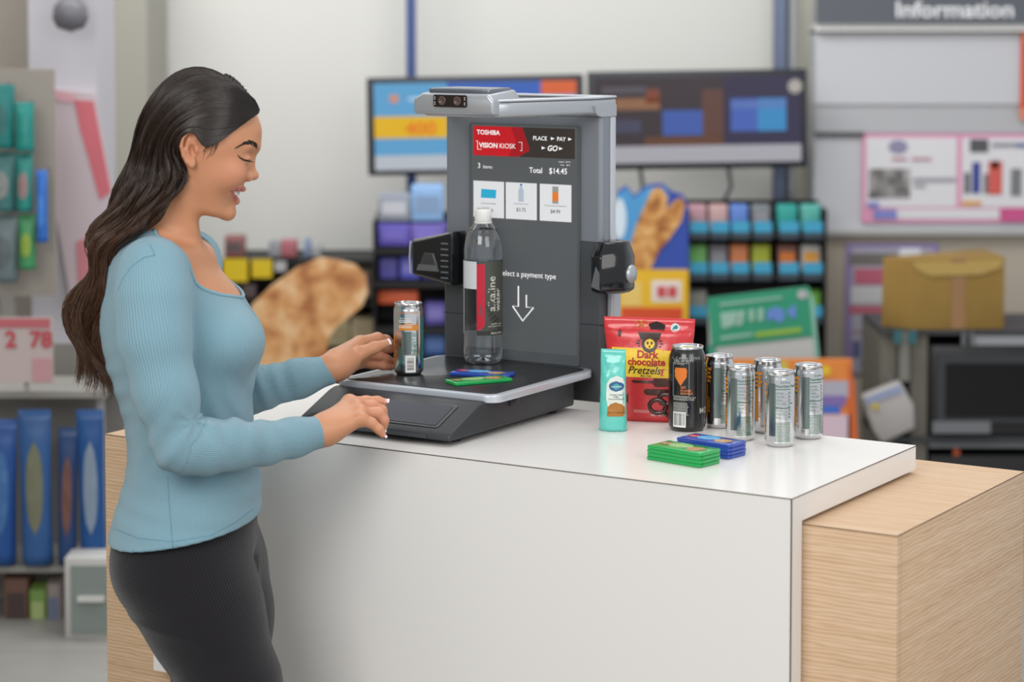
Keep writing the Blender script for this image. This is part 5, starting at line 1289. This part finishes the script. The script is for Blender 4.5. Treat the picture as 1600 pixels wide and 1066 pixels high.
body_ops = upper_body(-0.0042) + collar + neck_ops + head_ops + hand_ops + [('cut', half(Q(272, 812, 4.0), HEM[1]), 0.002)]

person = empty('person', (Q(300, 800)[0], YW, 0.0), 'woman in blue ribbed top and black leggings reaching over the kiosk platform', 'person')
PINV = Matrix.Translation((-Q(300, 800)[0], -YW, 0))
def pmesh(name, pos, faces, m, par=person):
    p0 = np.array([Q(300, 800)[0], YW, 0.0]) if par is person else np.zeros(3)
    me = np_mesh(name, pos - np.array([Q(300, 800)[0], YW, 0.0]), faces)
    return link(name, me, m, par)
def attr_mat(name, attr, rough, spec=0.4, sss=0.0, coat=0.0, bump=None):
    m = mat(name, '#ffffff', rough, spec=spec, sss=sss, coat=coat, bump=bump)
    a = m.node_tree.nodes.new('ShaderNodeAttribute'); a.attribute_name = attr
    m.node_tree.links.new(a.outputs['Color'], m.node_tree.nodes['Principled BSDF'].inputs['Base Color'])
    return m
# --- skin
lo = np.minimum(Q(140, 95, 3.7), Q(140, 860, 3.7)) ; hi = Q(640, 100, 4.55)
blo = np.array([Q(130, 500, 4.3)[0], 3.72, Q(300, 860, 3.9)[2] - 0.02]); bhi = np.array([Q(640, 500, 4.0)[0] + 0.02, 4.56, Q(300, 100, 4.0)[2] + 0.02])
pos, fcs = sdf_mesh(body_ops, blo, bhi, 0.0021)
skin = np.array(hexc('#c58c69')[:3]); col = np.tile(skin, (len(pos), 1))
dl = np.min([fn(pos) for fn in lips], 0); w = np.clip(1 - dl / 0.0016, 0, 1)[:, None]
col = col * (1 - w) + np.array(hexc('#aa5560')[:3]) * w
dm = np.min([fn(pos) for fn in mouth], 0); w = (np.clip(1 - np.abs(dm) / 0.0012, 0, 1) * (dl > 0.0012))[:, None]
col = col * (1 - w) + np.array(hexc('#5b1f22')[:3]) * w
for cpt, rad, cc, am in ((HQ(362, 272, -52), 0.030, '#cc7c69', 0.32), (Q(600, 650, 4.03), 0.05, '#cf8d76', 0.5), (Q(600, 560, 4.46), 0.05, '#c07d67', 0.5), (HQ(296, 232, -76), 0.03, '#bf7a5e', 0.5)):
    w = (np.exp(-((pos - cpt) ** 2).sum(1) / rad ** 2) * am)[:, None]; col = col * (1 - w) + np.array(hexc(cc)[:3]) * w
SKIN = attr_mat('skin', 'tone', 0.42, spec=0.42, sss=0.12)
body = pmesh('body', pos, fcs, SKIN); vcol(body.data, 'tone', col)
N_BODY = len(fcs)

# --- shirt
pos, fcs = sdf_mesh(shirt_ops, blo - 0.01, bhi, 0.0030)
def ribs(pos):
    tz = pos[:, 2]
    rows_z = np.array([Q(800, r[0])[2] for r in TORSO])[::-1]; cx = np.array([(Q(r[1], r[0])[0] + Q(r[2], r[0])[0]) / 2 for r in TORSO])[::-1]
    c = np.interp(tz, rows_z, cx)
    val = np.arctan2(pos[:, 0] - c, -(pos[:, 1] - YW)) * 300.0
    best = stack(TORSO, YW, 2.15)(pos)
    for chain_, n, bias in ((NEAR_ARM, 88.0, 0.0), (FAR_ARM, 76.0, 0.0)):
        for (x0, y0, Y0, r0), (x1, y1, Y1, r1) in zip(chain_, chain_[1:]):
            a, b = Q(x0, y0, Y0), Q(x1, y1, Y1); d = cap(a, b, rp(r0, Y0), rp(r1, Y1))(pos) + bias
            if chain_ is NEAR_ARM and y1 < 700 and x1 < 290: a, b = Q(238, 424, 3.845), Q(281, 696, 3.80)
            t = nrm3(b - a); rf = np.array([0, -1.0, 0]); e1 = nrm3(rf - (rf @ t) * t); e2 = np.cross(t, e1)
            w_ = pos - a; ang = np.arctan2(w_ @ e2, w_ @ e1) * n
            m = d < best; best = np.where(m, d, best); val = np.where(m, ang, val)
    return val
def rib_mat(name, col, rough, depth, dark):
    m = mat(name, col, rough, spec=0.15)
    nt = m.node_tree; p = nt.nodes['Principled BSDF']
    a = nt.nodes.new('ShaderNodeAttribute'); a.attribute_name = 'rib'
    s = nt.nodes.new('ShaderNodeMath'); s.operation = 'SINE'; nt.links.new(a.outputs['Fac'], s.inputs[0])
    b = nt.nodes.new('ShaderNodeBump'); b.inputs['Strength'].default_value = 0.55; b.inputs['Distance'].default_value = depth
    nt.links.new(s.outputs[0], b.inputs['Height']); nt.links.new(b.outputs['Normal'], p.inputs['Normal'])
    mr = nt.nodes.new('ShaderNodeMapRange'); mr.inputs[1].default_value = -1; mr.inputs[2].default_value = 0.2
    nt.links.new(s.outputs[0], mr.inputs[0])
    mx = nt.nodes.new('ShaderNodeMix'); mx.data_type = 'RGBA'; mx.inputs[6].default_value = hexc(dark); mx.inputs[7].default_value = hexc(col)  # groove shade of the ribs mixed into the base colour
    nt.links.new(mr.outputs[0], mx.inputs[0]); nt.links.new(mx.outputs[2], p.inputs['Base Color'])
    p.inputs['Sheen Weight'].default_value = 0.25; p.inputs['Sheen Roughness'].default_value = 0.5
    return m
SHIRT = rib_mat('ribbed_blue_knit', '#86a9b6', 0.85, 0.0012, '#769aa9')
shirt = pmesh('shirt', pos, fcs, SHIRT)
a_ = shirt.data.attributes.new('rib', 'FLOAT', 'POINT'); a_.data.foreach_set('value', ribs(pos).astype(np.float32))
shirt['label'] = 'blue ribbed long sleeved top with scoop neck'

def cast(ops, px, py, t0=3.2, t1=4.6):
    """point where the line of sight meets a surface"""
    d = ray(px, py); d = d / d[1]
    ts = np.linspace(t0, t1, 700); P = CPOS + ts[:, None] * d; v = sdf_eval(ops, P); i = np.argmax(v < 0)
    if v[i] >= 0: return None
    for _ in range(3):
        ts = np.linspace(ts[max(i - 1, 0)], ts[i], 12); P = CPOS + ts[:, None] * d; v = sdf_eval(ops, P); i = np.argmax(v < 0)
    return P[i]
OFFS = np.array([Q(300, 800)[0], YW, 0.0])
def surf_tube(name, ops, pts, r, m, par, n=5, sub=6, lift=0.0):
    out = []
    for (x0, y0), (x1, y1) in zip(pts, pts[1:]):
        for i in range(sub):
            p = cast(ops, x0 + (x1 - x0) * i / sub, y0 + (y1 - y0) * i / sub)
            if p is not None: out.append(p - OFFS - np.array([0, lift, 0]))
    p = cast(ops, *pts[-1])
    if p is not None: out.append(p - OFFS - np.array([0, lift, 0]))
    rr = r if not callable(r) else [r(i / max(1, len(out) - 1)) for i in range(len(out))]
    return MB().tube(out, rr, n).build(name, m, par, smooth=True)
STITCH = mat('seam_thread', '#5f8ca0', 0.9)
surf_tube('side_seam', shirt_ops, [(262, 745), (264, 780), (268, 830), (270, 856)], 0.0007, STITCH, shirt)
surf_tube('hem_stitch', shirt_ops, [(178, 826), (215, 841), (270, 847), (330, 837), (365, 818), (396, 795)], 0.0006, STITCH, shirt)
surf_tube('armhole_seam', shirt_ops, [(242, 399), (226, 402), (206, 416), (192, 436), (184, 455)], 0.0008, STITCH, shirt)
surf_tube('shoulder_seam', shirt_ops, [(242, 399), (238, 390), (234, 381)], 0.0007, STITCH, shirt)
# neck band along the opening
nb, nbi = [], []
UB = upper_body(0.0)
for i in range(72):
    a = 2 * math.pi * i / 72
    rim = NC + ax_a * ((0.110 if math.cos(a) > 0 else 0.085) + 0.002) * math.cos(a) + ax_b * (0.116 + 0.002) * math.sin(a)
    ts = np.linspace(0.16, -0.02, 300); P = rim + ts[:, None] * ax_n; v = sdf_eval(UB, P); j = int(np.argmax(v < 0.0))
    if v[j] < 0 and j > 2 and (not nb or nbi[-1] != i - 1 or np.linalg.norm(P[j] - OFFS - nb[-1]) < 0.03): nb.append(P[j] - OFFS); nbi.append(i)
gaps = [(nbi[(k + 1) % len(nbi)] - nbi[k]) % 72 for k in range(len(nbi))]
k0 = int(np.argmax(gaps)); full = max(gaps) <= 1
nb = nb[k0 + 1:] + nb[:k0 + 1]
if not full: nb = nb[4:-4]
MB().tube(nb, 0.0034, 8, closed=full).build('neck_band', mat('neck_band_knit', '#7fa3b1', 0.85), shirt, smooth=True)

# --- leggings
NL = [(287, 892, 3.93, 88), (318, 960, 3.915, 87), (361, 1066, 3.89, 77)]
FLg = [(330, 888, 4.085, 86), (336, 960, 4.085, 83), (345, 1066, 4.085, 74)]
HIP = smooth_rows([(770, 196, 400, .148), (800, 188, 401, .160), (830, 182, 400, .170), (860, 179, 402, .177), (890, 182, 402, .178), (915, 192, 396, .170), (935, 210, 380, .155)])
kn, kf = Q(361, 1066, 3.89), Q(345, 1066, 4.085)
def pt(p, dx, dy, z): return np.array([p[0] + dx, p[1] + dy, z])
leg_ops = [('add', stack(HIP, YW, 2.1), 0), ('add', ell(Q(266, 880, 3.93), (rp(80), 0.095, rp(72))), 0.04), ('add', ell(Q(272, 880, 4.07), (rp(80), 0.095, rp(72))), 0.04)]
leg_ops += limb(NL, 0.045) + limb(FLg, 0.05)
for k_, xo in ((kn, 0.06), (kf, 0.0)):
    kz = 0.52
    leg_ops += [('add', cap(k_, pt(k_, xo, 0, kz), rp(77, 3.9), 0.062), 0.02), ('add', cap(pt(k_, xo, 0, kz), pt(k_, xo - 0.02, 0, 0.34), 0.060, 0.062), 0.02), ('add', cap(pt(k_, xo - 0.02, 0, 0.34), pt(k_, xo - 0.03, 0, 0.10), 0.058, 0.040), 0.02)]
leg_ops += [('sub', cap(Q(405, 880, 3.975), Q(436, 1000, 3.96), 0.010, 0.014), 0.03), ('cut', half(Q(272, 800, 4.0), np.array([-0.16, 0, 1.0])), 0.004), ('cut', half((0, 0, 0.085), (0, 0, -1)), 0.002)]
pos, fcs = sdf_mesh(leg_ops, (Q(130, 800, 4.2)[0] - 0.05, 3.6, 0.06), (Q(480, 800, 4.0)[0] + 0.1, 4.4, Q(300, 770)[2] + 0.02), 0.0042)
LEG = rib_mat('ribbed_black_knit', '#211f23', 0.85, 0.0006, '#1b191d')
lg = pmesh('leggings', pos, fcs, LEG)
def leg_ribs(pos):
    c = Q(295, 860)[0]; val = np.zeros(len(pos)); best = np.full(len(pos), 9.0)
    for ch, n in ((NL, 130.0), (FLg, 124.0)):
        for (x0, y0, Y0, r0), (x1, y1, Y1, r1) in zip(ch, ch[1:]):
            a, b = Q(x0, y0, Y0), Q(x1, y1, Y1); d = cap(a, b, rp(r0, Y0), rp(r1, Y1))(pos); a, b = Q(*ch[0][:3]), Q(*ch[-1][:3]); t_ = nrm3(b - a); rf = np.array([0, -1.0, 0]); e1 = nrm3(rf - (rf @ t_) * t_); e2 = np.cross(t_, e1)
            w_ = pos - a; ang = np.arctan2(w_ @ e2, w_ @ e1) * n; m = d < best; best = np.where(m, d, best); val = np.where(m, ang, val)
    return val
a_ = lg.data.attributes.new('rib', 'FLOAT', 'POINT'); a_.data.foreach_set('value', leg_ribs(pos).astype(np.float32))
lg['label'] = 'black ribbed leggings'
SHOE, SOLE = mat('shoe_dark', '#2b2b2d', 0.6), mat('shoe_sole', '#d8d6d0', 0.6)
for k_, xo in ((kn, 0.03), (kf, -0.03)):
    c = pt(k_, xo, 0, 0) - OFFS
    outl = lambda s_, z: [(c[0] + x * s_, c[1] + y * s_, z) for x, y in ((-0.07, -0.03), (-0.02, -0.038), (0.08, -0.042), (0.15, -0.036), (0.18, 0.0), (0.15, 0.036), (0.08, 0.042), (-0.02, 0.038), (-0.07, 0.03), (-0.08, 0.0))]
    so = MB().loft([outl(1.02, 0.0), outl(1.04, 0.022)]).build('shoe_sole', SOLE, person, bevel=0.003)
    top_ = [(c[0] + x * (0.55 if z > .08 else 1), c[1] + y * (0.8 if z > .08 else 1), z) for x, y, z in [(p[0] - c[0], p[1] - c[1], 0.10) for p in outl(1.0, 0)]]
    MB().loft([outl(1.0, 0.022), outl(0.97, 0.05), top_]).build('shoe', SHOE, person, bevel=0.004)

# --- face details
BROW, LASH = mat('brow_hair', '#2a1d18', 0.6), mat('lash_hair', '#120d0c', 0.5)
FOPS = head_ops
brow = [(403, 230.0), (398, 226.2), (392, 223.3), (385, 223.5), (378, 226), (371.5, 229.5)]
bm_ = MB(); rb_ = random.Random(8)
for i in range(110):
    f = rb_.random() ** 1.15 * 4.95; k_ = int(f); g_ = f - k_
    x = brow[k_][0] * (1 - g_) + brow[k_ + 1][0] * g_; y = brow[k_][1] * (1 - g_) + brow[k_ + 1][1] * g_
    th_ = 3.6 * (1 - f / 5) ** 0.8 + 0.3
    y += rb_.uniform(-th_, th_)
    tx, ty = brow[k_ + 1][0] - brow[k_][0], brow[k_ + 1][1] - brow[k_][1]; L_ = math.hypot(tx, ty); tx /= L_; ty /= L_
    le = rb_.uniform(4, 7); p0 = cast(FOPS, x, y); p1 = cast(FOPS, x + tx * le, y + ty * le - 1.0 * (1 - f / 5))
    if p0 is None or p1 is None: continue
    p0, p1 = p0 - OFFS, p1 - OFFS; md = (p0 + p1) / 2 + np.array([0.0002, -0.0008, 0])
    bm_.tube([p0, md, p1 + np.array([0, -0.0004, 0])], [0.0006, 0.0006, 0.0002], 4)
bw = bm_.build('eyebrow', BROW, body); bw['kind'] = 'stuff'
sbm = MB()
for i in range(16):
    x, y = rb_.uniform(318, 342), rb_.uniform(222, 227); x1, y1 = x - rb_.uniform(4, 14), y + rb_.uniform(8, 30)
    ps = [cast(FOPS, x + (x1 - x) * g_ ** 1.3, y + (y1 - y) * g_) for g_ in (0, .35, .7, 1)]
    if any(p is None for p in ps): continue
    sbm.tube([p - OFFS + np.array([0, -0.0006, 0]) for p in ps], [0.0004, 0.00035, 0.0002, 0.0001], 4)
sb_ = sbm.build('sideburn_hair', mat('sideburn_fibre', '#5f4131', 0.6), body); sb_['kind'] = 'stuff'
ll = surf_tube('eyelashes', FOPS, [(371, 242.3), (375, 246.5), (381, 250.0), (387, 250.8), (391, 250.0)], lambda s: 0.0006 + 0.0010 * math.sin(math.pi * min(1, s * 1.05)) , LASH, body, n=6)
for i, (x, y) in enumerate(((375, 246), (378.5, 248.2), (382, 249.8), (385.5, 250.8), (388.5, 251.2), (391, 251.3))):
    p = cast(FOPS, x, y) - OFFS
    q = p + np.array([0.0065 + 0.0004 * i, -0.0045, -0.0032 + 0.0003 * i])
    MB().tube([p, (p + q) / 2 + np.array([0, -0.001, -0.001]), q], [0.0006, 0.0005, 0.0001], 5).build('eyelash', LASH, body)
tpx = [(x, y, -d) for x, y, d in TEETH[::-1]] + TEETH[1:]
tp = [HQ(*p) for p in tpx]
tm = MB(); rings = [[p - OFFS + np.array([0, 0, s * hr(3.4)]) + np.array([s2 * 0.001, 0, 0]) for s, s2 in ((1, -1), (1, 1), (-1, 1.2), (-1, -1))] for p in tp]
tm.loft(rings).build('teeth', mat('tooth_enamel', '#f1ece4', 0.2), body, smooth=False)
NAIL, NTIP = mat('nail_pink', '#e7b3b4', 0.12, coat=0.5), mat('nail_white', '#f4ecec', 0.15)
def nail(a, b, up_v, w_, L):
    """a -> b: finger tip direction (world), up_v: outward side of the nail"""
    t_ = nrm3(b - a); n_ = nrm3(np.asarray(up_v) - (np.asarray(up_v) @ t_) * t_); s_ = np.cross(t_, n_)
    def patch(f0, f1, lift):
        vs_ = []
        for f in np.linspace(f0, f1, 5):
            for g_ in np.linspace(-1, 1, 7):
                vs_.append(b + t_ * (f * L) + s_ * (g_ * w_) + n_ * (lift - 0.35 * w_ * g_ * g_) - OFFS)
        fs2 = [(i * 7 + j, i * 7 + j + 1, i * 7 + j + 8, i * 7 + j + 7) for i in range(4) for j in range(6)]
        return MB().add(vs_, fs2)
    r_ = w_ * 1.08
    o1 = patch(-0.75, 0.55, r_); nl = o1.build('fingernail', NAIL, body, smooth=True)
    sol = nl.modifiers.new('thick', 'SOLIDIFY'); sol.thickness = 0.0006
    o2 = patch(0.55, 0.95, r_); tip = o2.build('nail_tip', NTIP, nl, smooth=True); sol = tip.modifiers.new('thick', 'SOLIDIFY'); sol.thickness = 0.0006
def qf(e): return Q(*e[0])
nail(qf(near_fing[0][-2]), qf(near_fing[0][-1]), (0.2, -0.55, 0.8), 0.0052, 0.0085)
nail(qf(near_fing[2][-2]), qf(near_fing[2][-1]), (1, -0.3, 0.1), 0.0050, 0.008)
nail(qf(near_fing[3][-2]), qf(near_fing[3][-1]), (1, -0.35, 0.3), 0.0046, 0.008)
nail(qf(far_fing[4][-2]), qf(far_fing[4][-1]), (-0.1, -0.9, 0.35), 0.0066, 0.0100)

# --- hair
GD = [[(346, 219), (332, 225), (317, 224), (301, 203), (284, 210), (277, 230), (281, 255), (283, 280), (270, 312), (246, 338), (216, 360), (188, 384), (170, 425), (160, 470), (164, 520), (172, 565), (184, 600)],
      [(386, 186), (356, 186), (325, 188), (296, 190), (272, 205), (262, 232), (266, 262), (262, 295), (242, 326), (212, 348), (184, 372), (166, 400), (152, 440), (146, 485), (152, 535), (156, 580), (170, 620)],
      [(400, 173), (374, 160), (342, 155), (304, 164), (268, 188), (248, 222), (240, 258), (238, 292), (218, 322), (190, 343), (170, 366), (156, 395), (144, 432), (132, 478), (136, 528), (142, 575), (155, 626)],
      [(399, 162), (372, 140), (336, 131), (294, 138), (256, 165), (232, 206), (220, 248), (212, 284), (194, 314), (172, 336), (160, 362), (150, 392), (136, 428), (120, 472), (122, 522), (132, 566), (142, 612)],
      [(392, 150), (360, 124), (322, 107), (280, 113), (245, 142), (220, 186), (204, 234), (190, 282), (168, 322), (152, 348), (150, 374), (146, 402), (130, 434), (111, 474), (109, 518), (124, 556), (128, 600)]]
DG = {0: 0}
def cap_d(x, y, i=9):
    f = min(1.0, i / 3.0)
    q = 1 - ((x - 318 + 6 * f) / (92.0 + 8 * f)) ** 2 - ((y - 205 - 2 * f) / (95.0 + 6 * f)) ** 2
    return -(80 + 5 * f) * math.sqrt(max(q, 0.0))
low = [-60, -68, -62, -42, -6]
G3 = []
for g_i, g_ in enumerate(GD):
    row = []
    for i, (x, y) in enumerate(g_):
        f = min(1.0, max(0.0, (i - 5) / 1.6))
        l2 = low[g_i] * (1 - 0.35 * min(1.0, max(0.0, (i - 10) / 4.0)))
        d = cap_d(x, y, i) * (1 - f) + l2 * f
        row.append((x, y, d))
    G3.append(row)
G3 = np.array(G3, float)                       # guide, station, (x, y, d)
def catmull(A, ts):
    """A: (n, ...) sampled at ts in [0, n-1]"""
    n = len(A); i = np.clip(np.floor(ts).astype(int), 0, n - 2); f = ts - i
    p0, p1, p2, p3 = A[np.clip(i - 1, 0, n - 1)], A[i], A[i + 1], A[np.clip(i + 2, 0, n - 1)]
    f = f.reshape((-1,) + (1,) * (A.ndim - 1))
    return 0.5 * (2 * p1 + (p2 - p0) * f + (2 * p0 - 5 * p1 + 4 * p2 - p3) * f ** 2 + (3 * p1 - p0 - 3 * p2 + p3) * f ** 3)
rng = np.random.default_rng(3)
NS = 40
st_ = np.linspace(0, G3.shape[1] - 1, NS)
dense = catmull(G3.transpose(1, 0, 2), st_)     # station, guide, 3
def across(t):                                   # t in [0, 4] -> path (NS, 3)
    return catmull(dense.transpose(1, 0, 2), np.atleast_1d(t))     # (k, NS, 3)
def waves(t, pa):
    """soft locks: the sheet of hair swells and sways along its length"""
    s = np.linspace(0, 1, NS)[None, :]; t = np.asarray(t)[:, None]
    g = np.clip((s - 0.30) / 0.35, 0, 1)
    sway = g * (9.0 * np.sin(6.28 * (5.2 * s + 0.10 * t) + 0.6) + 5.0 * np.sin(6.28 * (2.9 * s + 0.27 * t)))
    swell = np.clip((s - 0.12) / 0.4, 0, 1) * (0.085 * np.sin(8.5 * t + 7.0 * np.sin(6.28 * 1.1 * s)) + 0.07 * np.sin(17.0 * t + 13 * s))
    out = pa.copy()
    out[..., 0] += sway; out[..., 2] += 0.8 * sway * np.cos(3.0 * t)
    return out + (out - cen) * swell[..., None]
def to_world(path):
    x, y, d = path[..., 0], path[..., 1], path[..., 2]
    Y = YH + d * YH / F
    v1 = (x - 800) / F; v2 = -(y - PYC) / F
    D = np.stack([v1, FWD[1] + UP[1] * v2, FWD[2] + UP[2] * v2], -1)
    return CPOS + D * (Y / D[..., 1])[..., None]
# base volume: near half and far half joined at the silhouette
tt = np.linspace(-0.05, 4, 60)
P = across(tt)                                   # (26, NS, 3)
cen = P.mean(0, keepdims=True).copy(); cen[..., 2] = 0
P = waves(tt, P)
sI = np.linspace(0, 1, NS)[None, :, None]
Pin = P + (cen - P) * (0.04 + 0.45 * sI ** 5)
Pin = Pin[:, 1:-2]
far = Pin[::-1].copy(); far[..., 2] *= -1
grid = to_world(np.concatenate([Pin, far]))     # ring per station
n0, n1 = grid.shape[:2]
idx = np.arange(n0 * n1).reshape(n0, n1)
quads = np.stack([idx[:-1, :-1].ravel(), idx[1:, :-1].ravel(), idx[1:, 1:].ravel(), idx[:-1, 1:].ravel()], 1)
HAIR = attr_mat('hair_fibre', 'tone', 0.34, spec=0.5)
hb = pmesh('hair', grid.reshape(-1, 3), quads, HAIR)
vcol(hb.data, 'tone', np.tile(np.array(hexc('#0b0807')[:3]), (n0 * n1, 1)))
hb['label'] = 'long wavy dark brown hair'
tw = []
for i in range(60):
    f = i / 59; x = 352 + (400 - 352) * f; y = 118 + 8 * f + 44 * f ** 1.7
    tw.append(to_world(np.array([x - 1.0 + 0.9 * math.sin(i * 1.1), y + 1.5, 2.0 * math.cos(i * 1.1) - 9])) - OFFS)
MB().tube(tw, [hr(4.0 + 1.5 * math.sin(i * 1.1)) for i in range(60)], 8).build('hair_twist', mat('hair_twist_fibre', '#231a17', 0.4, spec=0.6), hb, smooth=True)
def strands(n, side, seed):
    rg = np.random.default_rng(seed)
    ncl = 110
    tc = rg.uniform(-0.04, 4.0, ncl); cl = rg.integers(0, ncl, n)
    t = np.where(rg.random(n) < 0.6, tc[cl] + rg.normal(0, 0.05, n), rg.uniform(-0.16, 4.0, n)).clip(-0.16, 4.0)
    pa = waves(t, across(t))
    pa[:, 0] -= (pa[:, 1] - pa[:, 0]) * rg.uniform(-0.5, 0.6, (n, 1))
    s = np.linspace(0, 1, NS)[None, :]
    ph, fr2 = rg.uniform(0, 6.28, ncl)[cl][:, None], rg.uniform(2.6, 4.2, ncl)[cl][:, None]
    amp = (np.clip((s - 0.33) / 0.5, 0, 1) ** 1.2) * rg.uniform(1.0, 4.5, ncl)[cl][:, None]
    pa[..., 0] += amp * np.sin(6.28 * fr2 * s + ph) + rg.normal(0, 1.4, (n, 1)) * np.clip(s * 2 - 0.3, 0, 1.5)
    pa[..., 2] += amp * 1.3 * np.cos(6.28 * fr2 * s + ph * 1.7) + rg.normal(0, 2.0, (n, 1)) * np.clip(s * 2 - 0.3, 0, 1.5)
    pa[..., 1] += rg.normal(0, 3.0, (n, 1)) * s
    out = rg.uniform(-0.005, 0.028, n)[:, None, None] * np.clip(0.25 + 2.0 * s, 0, 1)[..., None]
    c = cen.copy()
    pa = pa + (pa - c) * out
    cut = rg.uniform(0.80, 1.0, n)                                   # tips end at different lengths
    ss = s * cut[:, None] * (NS - 1); i = np.clip(np.floor(ss).astype(int), 0, NS - 2); f = (ss - i)[..., None]
    ar_ = np.arange(n)[:, None]
    pa = pa[ar_, i] * (1 - f) + pa[ar_, i + 1] * f
    if side > 0: pa[..., 2] *= -1
    w_ = to_world(pa)
    T = np.gradient(w_, axis=1); T /= np.linalg.norm(T, axis=2, keepdims=True) + 1e-9
    ref = np.array([0.3, -1.0, 0.25]); n1_ = np.cross(T, ref); n1_ /= np.linalg.norm(n1_, axis=2, keepdims=True) + 1e-9; n2_ = np.cross(T, n1_)
    rad = rg.uniform(0.0006, 0.0012, n)[:, None, None] * (np.clip(0.5 + s * 6, 0, 1) * np.clip((1 - s) * 5 + 0.12, 0, 1))[..., None]
    ring = np.stack([w_ + rad * (n1_ * math.cos(a) + n2_ * math.sin(a)) for a in (0.5, 2.6, 4.7)], 2)    # n, NS, 3, 3
    vid = np.arange(n * NS * 3).reshape(n, NS, 3)
    q = []
    for j in range(3):
        k = (j + 1) % 3
        q.append(np.stack([vid[:, :-1, j], vid[:, :-1, k], vid[:, 1:, k], vid[:, 1:, j]], -1).reshape(-1, 4))
    c0, c1 = np.array(hexc('#0c0908')[:3]), np.array(hexc('#66452f')[:3])
    mixv = (rg.uniform(0, 0.34, ncl)[cl] + rg.uniform(0, 0.30, n))[:, None] * (0.12 + 0.88 * s) + 0.42 * np.clip((s - 0.45) / 0.5, 0, 1)
    colr = (c0 + (c1 - c0) * mixv.clip(0, 1)[..., None])
    colr = np.repeat(colr[:, :, None, :], 3, 2).reshape(-1, 3)
    return ring.reshape(-1, 3), np.concatenate(q), colr
a1, q1_, c1_ = strands(3300, -1, 11); a2, q2_, c2_ = strands(700, 1, 12)
hs = pmesh('hair_strands', np.concatenate([a1, a2]), np.concatenate([q1_, q2_ + len(a1)]), HAIR, hb)
hs['kind'] = 'stuff'
vcol(hs.data, 'tone', np.concatenate([c1_, c2_]))
